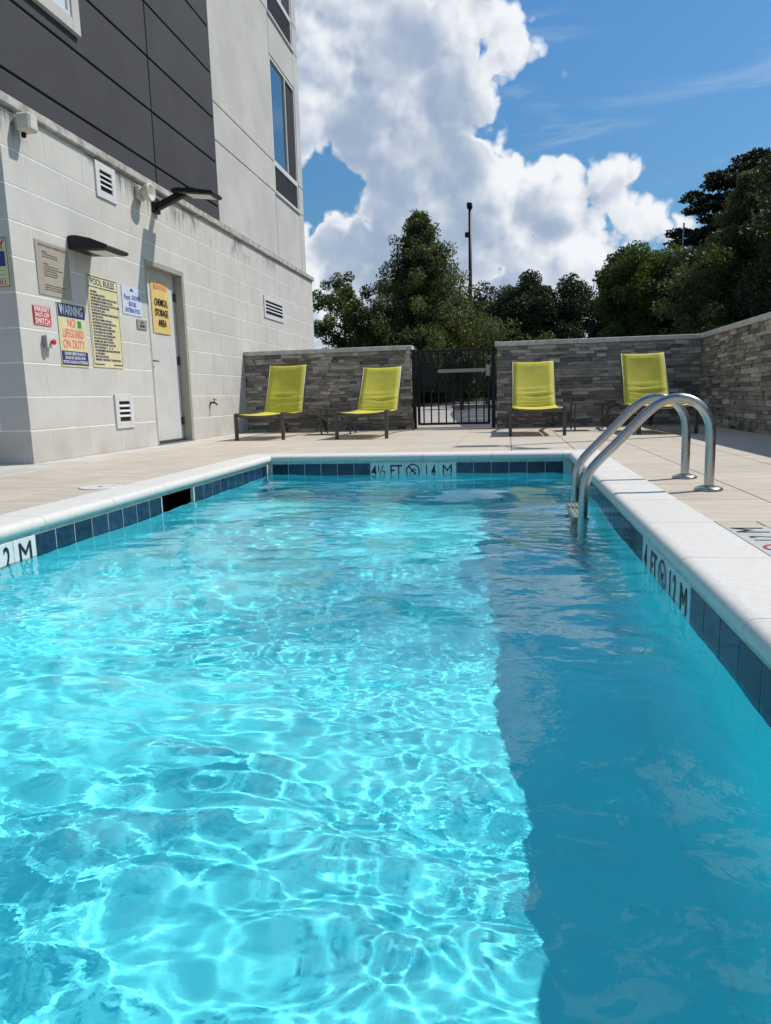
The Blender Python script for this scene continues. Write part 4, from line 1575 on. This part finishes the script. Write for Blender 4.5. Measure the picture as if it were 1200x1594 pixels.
# ================================================================== FURNITURE
def make_lounge(label, loc, rz, ang):
    """foot end at local y 0, width 0.64 along x, running +y"""
    o = thing('lounge_chair', label, 'lounge chair', loc, (0, 0, rz), 'lime green poolside lounge chairs')
    hw_ = 0.32
    z0 = 0.335
    # seat surface line (side view)
    def seat_z(y):
        return z0 - 0.030 * math.sin(min(y / 0.95, 1.0) * math.pi) if y < 0.95 else z0
    for sx in (-1, 1):
        MB().cbox(sx * hw_ - 0.02, sx * hw_ + 0.02, -0.022, 0.022, 0, z0 + 0.012, 0.004).obj('leg', M_bronze, o)
        pts = [(sx * (hw_ - 0.0), 0.02, z0 - 0.004)]
        for k in range(1, 10):
            y = 1.05 * k / 9
            pts.append((sx * hw_, y, z0 - 0.006 - 0.022 * math.sin(k / 9 * math.pi)))
        # rear arch down to the ground
        for k in range(1, 9):
            a = k / 8 * math.pi / 2
            pts.append((sx * hw_, 1.05 + 0.98 * math.sin(a), 0.012 + (z0 - 0.018) * math.cos(a) ** 0.85 if k < 8 else 0.012))
        MB().sweep(pts, 0.034, 0.050).obj('side_rail', M_bronze, o)
    m_ = MB()
    m_.tube([(-hw_, 0.0, z0 - 0.005), (-0.2, -0.002, z0 - 0.034), (-0.1, -0.003, z0 - 0.045), (0, -0.003, z0 - 0.049), (0.1, -0.003, z0 - 0.045), (0.2, -0.002, z0 - 0.034), (hw_, 0.0, z0 - 0.005)], 0.015, 8)
    m_.obj('front_rail', M_bronze, o)
    for (y, zz) in ((1.93, 0.10), (1.78, 0.17), (1.15, 0.29)):
        MB().bar((-hw_ + .01, y, zz), (hw_ - .01, y, zz), 0.035, 0.02, (0, 0, 1)).obj('stretcher', M_bronze, o)
    # seat sling
    m_ = MB()
    ny_, nx_ = 12, 8
    vs = []
    for t in (0.0, -0.005):
        for j in range(ny_ + 1):
            y = 0.012 + 0.95 * j / ny_
            for i in range(nx_ + 1):
                xx = -0.285 + 0.57 * i / nx_
                sag = 0.022 * (1 - (xx / 0.285) ** 2)
                edge = -0.012 * (1 - j / ny_) ** 6
                vs.append((xx, y, z0 + 0.016 - sag - 0.018 * math.sin(j / ny_ * math.pi) + t + edge))
    fs = []
    nn = (ny_ + 1) * (nx_ + 1)
    for j in range(ny_):
        for i in range(nx_):
            a = j * (nx_ + 1) + i
            fs.append((a, a + 1, a + nx_ + 2, a + nx_ + 1))
            fs.append((nn + a + nx_ + 1, nn + a + nx_ + 2, nn + a + 1, nn + a))
    per = [i for i in range(nx_ + 1)] + [(j + 1) * (nx_ + 1) - 1 for j in range(1, ny_ + 1)] + [ny_ * (nx_ + 1) + i for i in range(nx_ - 1, -1, -1)] + [j * (nx_ + 1) for j in range(ny_ - 1, 0, -1)]
    for k in range(len(per)):
        a, b_ = per[k], per[(k + 1) % len(per)]
        fs.append((a, b_, nn + b_, nn + a))
    m_.add(vs, fs, True)
    m_.obj('seat', M_fabric, o)
    # backrest sling with folds near the bottom
    bk_ = put('backrest', None, o, (0, 0.955, z0 + 0.005), (-(R(90) - ang), 0, 0))
    H_ = 0.735
    m_ = MB()
    nz_ = 28
    vs = []
    for t in (0.0, 0.006):
        for j in range(nz_ + 1):
            v = j / nz_
            for i in range(nx_ + 1):
                u_ = i / nx_ * 2 - 1
                fold = 0.0
                for (c, a_, w2) in ((0.10, 0.014, 0.030), (0.19, 0.020, 0.028), (0.29, 0.022, 0.030), (0.38, 0.011, 0.030)):
                    cc = c + 0.012 * math.sin(u_ * 2.2 + c * 20)
                    fold += a_ * math.exp(-((v - cc) / w2) ** 2) * (1 - u_ * u_) ** 0.5
                sag = 0.022 * (1 - u_ * u_) * math.sin(min(1, v * 1.05 + .05) * math.pi) ** 0.6 if v < .95 else 0.022 * (1 - u_ * u_) * .3
                hwb = 0.268 + 0.012 * (1 - v) ** 2
                top = 0.008 * (1 - u_ * u_)
                vs.append((u_ * hwb, sag - fold + t, v * (H_ - top)))
    fs = []
    nn = (nz_ + 1) * (nx_ + 1)
    for j in range(nz_):
        for i in range(nx_):
            a = j * (nx_ + 1) + i
            fs.append((a, a + 1, a + nx_ + 2, a + nx_ + 1))
            fs.append((nn + a + nx_ + 1, nn + a + nx_ + 2, nn + a + 1, nn + a))
    per = [i for i in range(nx_ + 1)] + [(j + 1) * (nx_ + 1) - 1 for j in range(1, nz_ + 1)] + [nz_ * (nx_ + 1) + i for i in range(nx_ - 1, -1, -1)] + [j * (nx_ + 1) for j in range(nz_ - 1, 0, -1)]
    for k in range(len(per)):
        a, b_ = per[k], per[(k + 1) % len(per)]
        fs.append((a, b_, nn + b_, nn + a))
    m_.add(vs, fs, True)
    m_.obj('back_sling', M_fabric, bk_)
    for sx in (-1, 1):
        MB().tube([(sx * 0.283, 0.004, -0.02), (sx * 0.272, 0.004, 0.3), (sx * 0.270, 0.004, H_ + 0.004)], 0.0055, 6).obj('piping', M_piping, bk_)
        MB().bar((sx * 0.288, 0.018, -0.03), (sx * 0.276, 0.018, H_ - 0.01), 0.020, 0.026).obj('back_frame', M_bronze, bk_)
    MB().bar((-0.28, 0.02, H_ - 0.012), (0.28, 0.02, H_ - 0.012), 0.024, 0.02, (0, 1, 0)).obj('back_frame', M_bronze, bk_)
    # prop behind the backrest
    m_ = MB()
    for sx in (-1, 1):
        m_.bar((sx * 0.2, 1.17, z0 + 0.24), (sx * 0.2, 1.45, z0 - 0.05), 0.018, 0.018)
    m_.obj('back_prop', M_bronze, o)
    return o


make_lounge('lime lounge chair furthest left, nearest the hotel wall', (-3.18, 8.87, 0), R(-1.5), R(65))
make_lounge('lime lounge chair just left of the black gate', (-1.80, 8.75, 0), R(-2.0), R(54))
make_lounge('lime lounge chair just right of the black gate', (0.36, 8.78, 0), R(0.5), R(55))
make_lounge('lime lounge chair behind the pool ladder, nearest the side wall', (1.84, 8.72, 0), R(3.5), R(63))


def make_table(label, loc, w_=0.46):
    o = thing('side_table', label, 'side table', loc, (0, 0, R(2)), 'small dark side tables between the lounge chairs')
    MB().cbox(-w_ / 2, w_ / 2, -w_ / 2, w_ / 2, 0.355, 0.373, 0.003).obj('table_top', M_bronze, o)
    for sx in (-1, 1):
        for sy in (-1, 1):
            MB().cbox(sx * (w_ / 2 - .02) - 0.010, sx * (w_ / 2 - .02) + 0.010, sy * (w_ / 2 - .02) - 0.010, sy * (w_ / 2 - .02) + 0.010, 0, 0.354, 0.002).obj('leg', M_bronze, o)
    return o


make_table('dark square side table between the two left lounge chairs', (-2.43, 10.15, 0))
make_table('dark square side table between the two right lounge chairs', (1.09, 9.95, 0))

# ------------------------------------------------------------------ ladder
ld = thing('pool_ladder', 'stainless steel pool ladder with two bent handrails', 'ladder', (0.0, 0.0, 0.0))


def bez(pts, n=8):
    """smooth a polyline (Catmull-Rom)"""
    P = [Vector(p) for p in pts]
    P = [P[0] * 2 - P[1]] + P + [P[-1] * 2 - P[-2]]
    out = []
    for i in range(1, len(P) - 2):
        for k in range(n):
            t = k / n
            a, b_, c, d_ = P[i - 1], P[i], P[i + 1], P[i + 2]
            out.append(0.5 * ((2 * b_) + (-a + c) * t + (2 * a - 5 * b_ + 4 * c - d_) * t * t + (-a + 3 * b_ - 3 * c + d_) * t ** 3))
    out.append(P[-2])
    return out


rp = [(1.015, 0.0), (1.015, 0.16), (1.012, 0.30), (0.995, 0.372), (0.955, 0.430), (0.90, 0.462), (0.835, 0.470), (0.765, 0.448), (0.70, 0.397), (0.62, 0.313), (0.53, 0.219),
      (0.462, 0.148), (0.420, 0.090), (0.402, 0.020), (0.395, -0.10), (0.392, -0.4), (0.392, -0.8), (0.392, -1.1)]
for Y_, dxx in ((3.81, 0.0), (4.346, 0.008)):
    pts = bez([(x_ + dxx, Y_, z_) for (x_, z_) in rp], 5)
    MB().tube(pts, 0.0242, 18).obj('handrail', M_steel, ld)
    m_ = MB()
    m_.lathe([(0.068, 0.001), (0.068, 0.008), (0.060, 0.016), (0.040, 0.022), (0.030, 0.024)], (1.015 + dxx, Y_, 0), 'z', 28)
    m_.obj('escutcheon', M_steel, ld)
for zz in (-0.155, -0.43, -0.71, -0.99):
    m_ = MB()
    m_.cbox(0.345, 0.43, 3.835, 4.325, zz - 0.012, zz + 0.012, 0.004)
    for k in range(4):
        m_.box(0.355 + 0.02 * k, 0.361 + 0.02 * k, 3.85, 4.31, zz + 0.012, zz + 0.016)
    m_.obj('tread', M_greyplate, ld)

# skimmer lid in the deck
o = thing('skimmer_lid', 'round white skimmer lid set in the deck left of the pool', 'lid', (-2.53, 4.07, 0))
m_ = MB()
m_.lathe([(0.128, 0.0005), (0.128, 0.004), (0.118, 0.0062), (0.112, 0.0050), (0.02, 0.0055)], (0, 0, 0), 'z', 36)
m_.obj('lid_plate', M_white, o)
m_ = MB()
m_.lathe([(0.014, 0.0056), (0.014, 0.0064), (0.008, 0.0064)], (0, 0, 0), 'z', 12)
m_.obj('painted_finger_hole', M_groove, o)  # black disc paints the dark of a hole; the lid is solid

# ================================================================== BEYOND THE WALL
def leaves(centres, radii, per, size, seed, flat=1.0, droop=0.0):
    rg = np.random.default_rng(seed)
    C_, R_ = np.asarray(centres, float), np.asarray(radii, float)
    n = len(C_)
    cnt = np.maximum(3, (per * (R_ / R_.mean()) ** 2).astype(int))
    idx = np.repeat(np.arange(n), cnt)
    m = len(idx)
    d_ = rg.normal(size=(m, 3))
    d_ /= np.linalg.norm(d_, axis=1)[:, None]
    rad = rg.uniform(0.25, 1.0, m) ** 0.6
    p = C_[idx] + d_ * (rad * R_[idx])[:, None] * np.array([1, 1, flat])
    a = rg.normal(size=(m, 3))
    a[:, 2] -= droop
    a /= np.linalg.norm(a, axis=1)[:, None]
    b_ = np.cross(a, rg.normal(size=(m, 3)))
    b_ /= np.linalg.norm(b_, axis=1)[:, None]
    s_ = size * rg.uniform(0.6, 1.4, m)[:, None]
    v = np.stack([p - a * s_, p + b_ * s_ * 0.42, p + a * s_, p - b_ * s_ * 0.42], 1).reshape(-1, 3)
    return v, np.arange(m * 4).reshape(-1, 4)


def tree(name, label, x, y, z0, height, trunk_r, clumps, per, size, mat, seed, flat=1.0, droop=0.0, group=None, limbs=14):
    """clumps: list of (dx, dy, z, radius) relative to the trunk base"""
    o = thing(name, label, 'tree', (x, y, z0), group=group)
    r3 = random.Random(seed)
    m_ = MB()
    top = height * 0.86
    pts = [(0, 0, -0.3), (0.02 * height * r3.uniform(-1, 1), 0.01 * height, height * 0.3), (0.02 * height * r3.uniform(-1, 1), 0, height * 0.6), (0, 0, top)]
    m_.tube(bez(pts, 4), [trunk_r * (1 - 0.9 * i / 12) for i in range(13)], 8)
    for i in range(limbs):
        c = r3.choice(clumps)
        zz = min(c[2] * 0.75, top * 0.9) * r3.uniform(0.55, 0.95)
        m_.tube([(0, 0, zz), (c[0] * 0.5, c[1] * 0.5, (zz + c[2]) / 2 + 0.1), (c[0] * 0.95, c[1] * 0.95, c[2])], [trunk_r * 0.4, trunk_r * 0.22, trunk_r * 0.08], 5)
    m_.obj('trunk', M_bark, o)
    v, q = leaves([c[:3] for c in clumps], [c[3] for c in clumps], per, size, seed, flat, droop)
    put('crown', np_mesh('crown', v, q, mat), o)
    return o


def round_clumps(w_, h, z0, n, seed, rmin=0.09, rmax=0.17, power=2.0, depth=None):
    """clumps filling an egg-shaped crown of width w_ from z0 to z0+h, mostly near its skin"""
    r3 = random.Random(seed)
    depth = depth or w_
    out = []
    while len(out) < n:
        u_, v, t = r3.uniform(-1, 1), r3.uniform(-1, 1), r3.uniform(-1, 1)
        rr = abs(u_) ** power + abs(v) ** power + abs(t) ** power
        if rr > 1 or rr < 0.12:
            continue
        s_ = r3.uniform(rmin, rmax) * (w_ + h) / 2
        out.append((u_ * (w_ / 2 - s_ * .5), v * (depth / 2 - s_ * .5), z0 + h / 2 + t * (h / 2 - s_ * .5), s_))
    return out


def cone_clumps(w_, h, z0, n, seed):
    """ragged conical crown: boughs of clumps that reach out by different lengths"""
    r3 = random.Random(seed)
    out = []
    nb = n // 7
    for i in range(nb):
        t = (i / nb) ** 1.15
        prof_ = (1 - t) ** 0.95 * (0.80 + 0.20 * min(1, t / 0.15)) + 0.03
        reach = w_ / 2 * prof_ * r3.choice((0.72, 0.85, 0.95, 1.0, 1.15))
        a = i * 2.399 + r3.uniform(-.3, .3)
        lift = r3.uniform(0.0, 0.10) * h * (1 - t * .5)
        for k in range(7):
            q = (k + 1) / 7
            s_ = w_ * (0.075 - 0.035 * t) * (1.15 - 0.55 * q) * r3.uniform(0.7, 1.25)
            aa = a + r3.uniform(-.16, .16)
            out.append((reach * q * math.cos(aa), reach * q * math.sin(aa), z0 + t * h + lift * q + r3.uniform(-.12, .12), s_))
    out += [(r3.uniform(-.05, .05), 0, z0 + h * f_, 0.024 * w_ * (1.5 - f_)) for f_ in (0.90, 0.93, 0.96, 0.99, 1.02)]
    return out


def at(tx, Y):
    return tx * Y


# conical oak behind the gate
tree('willow_oak', 'tall cone-shaped olive-green tree behind the gate, left of the light pole', -0.117 * 40, 40, 0.2, 10.0, 0.2, cone_clumps(12.2, 9.3, 0.4, 840, 4), 150, 0.085, L_olive, 4, droop=0.5)
# open tree next to the hotel
tree('young_tree', 'loose green tree beside the hotel corner, left of the cone-shaped tree', -0.222 * 38, 38, 0, 7.0, 0.13, round_clumps(4.2, 4.0, 3.0, 46, 7, 0.07, 0.13) + round_clumps(4.8, 3.2, 0.3, 60, 8, 0.10, 0.16), 330, 0.08, L_green, 7)
tree('young_tree', 'low dark bush tree in front of the hotel corner tree', -0.185 * 42, 42, 0, 5.0, 0.12, round_clumps(4.0, 4.5, 0.2, 70, 9, 0.10, 0.16), 300, 0.09, L_dark, 9)
tree('oak_tree', 'round dark tree just right of the light pole', -0.010 * 62, 62, 0, 9.2, 0.22, round_clumps(9.0, 9.3, 0.4, 130, 12, 0.07, 0.13), 520, 0.12, L_dark, 12, group='round dark trees beyond the wall')
tree('oak_tree', 'widest round dark tree, between the light pole and the open sky', 0.052 * 60, 60, 0, 9.6, 0.25, round_clumps(8.2, 9.7, 0.4, 130, 13, 0.07, 0.13), 520, 0.12, L_dark, 13, group='round dark trees beyond the wall')
tree('shrub_tree', 'low bright green bush at the foot of the widest round tree', 0.055 * 44, 44, 0, 4.0, 0.08, round_clumps(3.6, 3.7, 0.2, 40, 15, 0.10, 0.18), 330, 0.08, L_green, 15)
tree('shrub_tree', 'smallest pale bush peeking over the wall right of the round tree', 0.100 * 46, 46, 0, 3.9, 0.08, round_clumps(2.2, 3.6, 0.2, 26, 16, 0.12, 0.2), 300, 0.08, L_green, 16)
# right-hand group
tree('edge_tree', 'slim dark tree at the left end of the right-hand tree group', 0.128 * 44, 44, 0, 6.4, 0.1, round_clumps(2.6, 6.1, 0.3, 46, 21, 0.07, 0.13), 420, 0.08, L_dark, 21)
tree('maple_tree', 'full green tree left of the tall pine', 0.185 * 36, 36, 0, 7.6, 0.2, round_clumps(5.4, 7.4, 0.2, 150, 22, 0.06, 0.12), 460, 0.075, L_green, 22)
tree('maple_tree', 'dark green tree behind the full green tree', 0.160 * 42, 42, 0, 8.4, 0.2, round_clumps(4.6, 8.2, 0.3, 100, 23, 0.06, 0.12), 420, 0.09, L_dark, 23)
# pine with flat boughs
r4 = random.Random(31)
pc = []
for t in np.linspace(0.12, 1.0, 17):
    hgt = 1.2 + 10.3 * t
    reach = 5.2 * (1 - t) ** 0.35 + 0.4
    for k in range(12):
        a = r4.uniform(0, 2 * math.pi)
        for q in (0.2, 0.4, 0.6, 0.8, 1.0):
            s_ = 0.55 * r4.uniform(0.6, 1.1) * (0.7 + 0.5 * q)
            rr = reach * q * r4.uniform(0.8, 1.12)
            pc.append((rr * math.cos(a), rr * math.sin(a), hgt + 0.12 * rr + r4.uniform(-.2, .2), s_))
tree('pine_tree', 'tallest dark pine with layered boughs at the right edge', 0.315 * 40, 40, 0, 11.6, 0.3, pc, 150, 0.10, L_pine, 31, flat=0.34)
tree('cedar_tree', 'broad olive-brown tree in front of the tall pine', 0.298 * 30, 30, 0, 8.3, 0.25, cone_clumps(10.0, 7.8, 0.3, 700, 33), 150, 0.075, L_olive, 33)
tree('cedar_tree', 'dark tree low behind the side wall, right of the full green tree', 0.245 * 34, 34, 0, 7.0, 0.2, round_clumps(5.0, 6.6, 0.2, 120, 34, 0.07, 0.13), 430, 0.08, L_dark, 34)
tree('cedar_tree', 'dark tree at the far right beyond the side wall', 0.42 * 26, 26, 0, 9.5, 0.2, round_clumps(7.0, 9.4, 0.2, 150, 35, 0.07, 0.13), 430, 0.075, L_dark, 35)
# bush seen through the gate
tree('street_shrub', 'dark rounded shrub seen through the gate pickets', -0.062 * 27, 27, 0, 2.4, 0.08, round_clumps(1.7, 1.9, 0.35, 30, 41, 0.12, 0.2), 220, 0.07, L_dark, 41)
tree('street_shrub', 'wide low dark hedge shrub seen behind the right pickets of the gate', -0.030 * 29, 30.6, 0, 1.9, 0.06, round_clumps(3.6, 1.5, 0.2, 40, 42, 0.12, 0.2), 220, 0.06, L_dark, 42)
tree('street_shrub', 'dark shrub seen behind the left pickets of the gate', -0.112 * 40, 36.5, 0, 2.6, 0.06, round_clumps(4.6, 1.5, 1.0, 40, 43, 0.12, 0.2), 220, 0.07, L_dark, 43)
# continuous woods far behind
r5 = random.Random(50)
bgc = []
for i in range(420):
    x = r5.uniform(-75, 90)
    bgc.append((x, r5.uniform(74, 90), r5.uniform(0.6, 4.8) + 0.6 * math.sin(x * 0.4), r5.uniform(1.2, 2.4)))
v, q = leaves([c[:3] for c in bgc], [c[3] for c in bgc], 130, 0.34, 51)
wd = put('woods', np_mesh('woods', v, q, L_dark), kind='stuff')
wd['label'] = 'dark band of far woods behind the trees'

# light pole
o = thing('light_pole', 'tall black parking lot light pole above the gate', 'street lamp', (-0.049 * 42, 42, 0))
m_ = MB()
m_.tube([(0, 0, 0), (0, 0, 5), (0, 0, 10.7)], [0.13, 0.11, 0.085], 12)
m_.obj('pole', M_black, o)
m_ = MB()
m_.cbox(-0.15, 0.15, -0.55, 0.05, 10.72, 10.98, 0.05)
m_.obj('lamp_head', M_black, o)
m_ = MB()
m_.cbox(-0.28, -0.06, -0.16, 0.1, 9.25, 9.5, 0.03)
m_.obj('camera_box', M_black, o)
MB().tube([(-0.1, 0, 9.5), (-0.02, 0, 9.62)], 0.03, 6).obj('bracket', M_black, o)
# tall deck light beyond the side wall; its shadow lies across the paving
o = thing('light_pole', 'deck light pole beyond the side wall whose shadow crosses the paving', 'street lamp', (4.24, 9.53, 0))
m_ = MB()
m_.tube([(0, 0, -0.05), (0, 0, 3), (0, 0, 6.6)], [0.06, 0.05, 0.042], 12)
m_.obj('pole', M_black, o)
MB().cbox(-0.46, -0.03, -0.11, 0.13, 6.52, 6.60, 0.02).obj('lamp_head', M_black, o)
MB().cbox(0.10, 0.44, -0.50, -0.33, 6.53, 6.59, 0.02).obj('lamp_head', M_black, o)
MB().bar((0, 0, 6.54), (0.25, -0.38, 6.55), 0.05, 0.05, (0, 0, 1)).obj('arm', M_black, o)
# pale mast in the right-hand trees
o = thing('utility_mast', 'thin pale mast rising among the right-hand trees', 'mast', (0.222 * 39, 39, 0))
m_ = MB()
m_.tube([(0, 0, 0), (0, 0, 5), (0, 0, 8.65)], [0.06, 0.05, 0.04], 8)
m_.obj('mast_pole', M_greyplate, o)
# ------------------------------------------------------------------ lettering becomes plain mesh
dg = bpy.context.evaluated_depsgraph_get()
fonts = [o for o in S.objects if o.type == 'FONT']
new = []
for o in fonts:
    me = bpy.data.meshes.new_from_object(o.evaluated_get(dg))
    new.append((o, me))
for o, me in new:
    nm, par, loc, rot, sc = o.name, o.parent, o.location.copy(), o.rotation_euler.copy(), o.scale.copy()
    bpy.data.objects.remove(o)
    put(nm, me, par, loc, rot, sc)
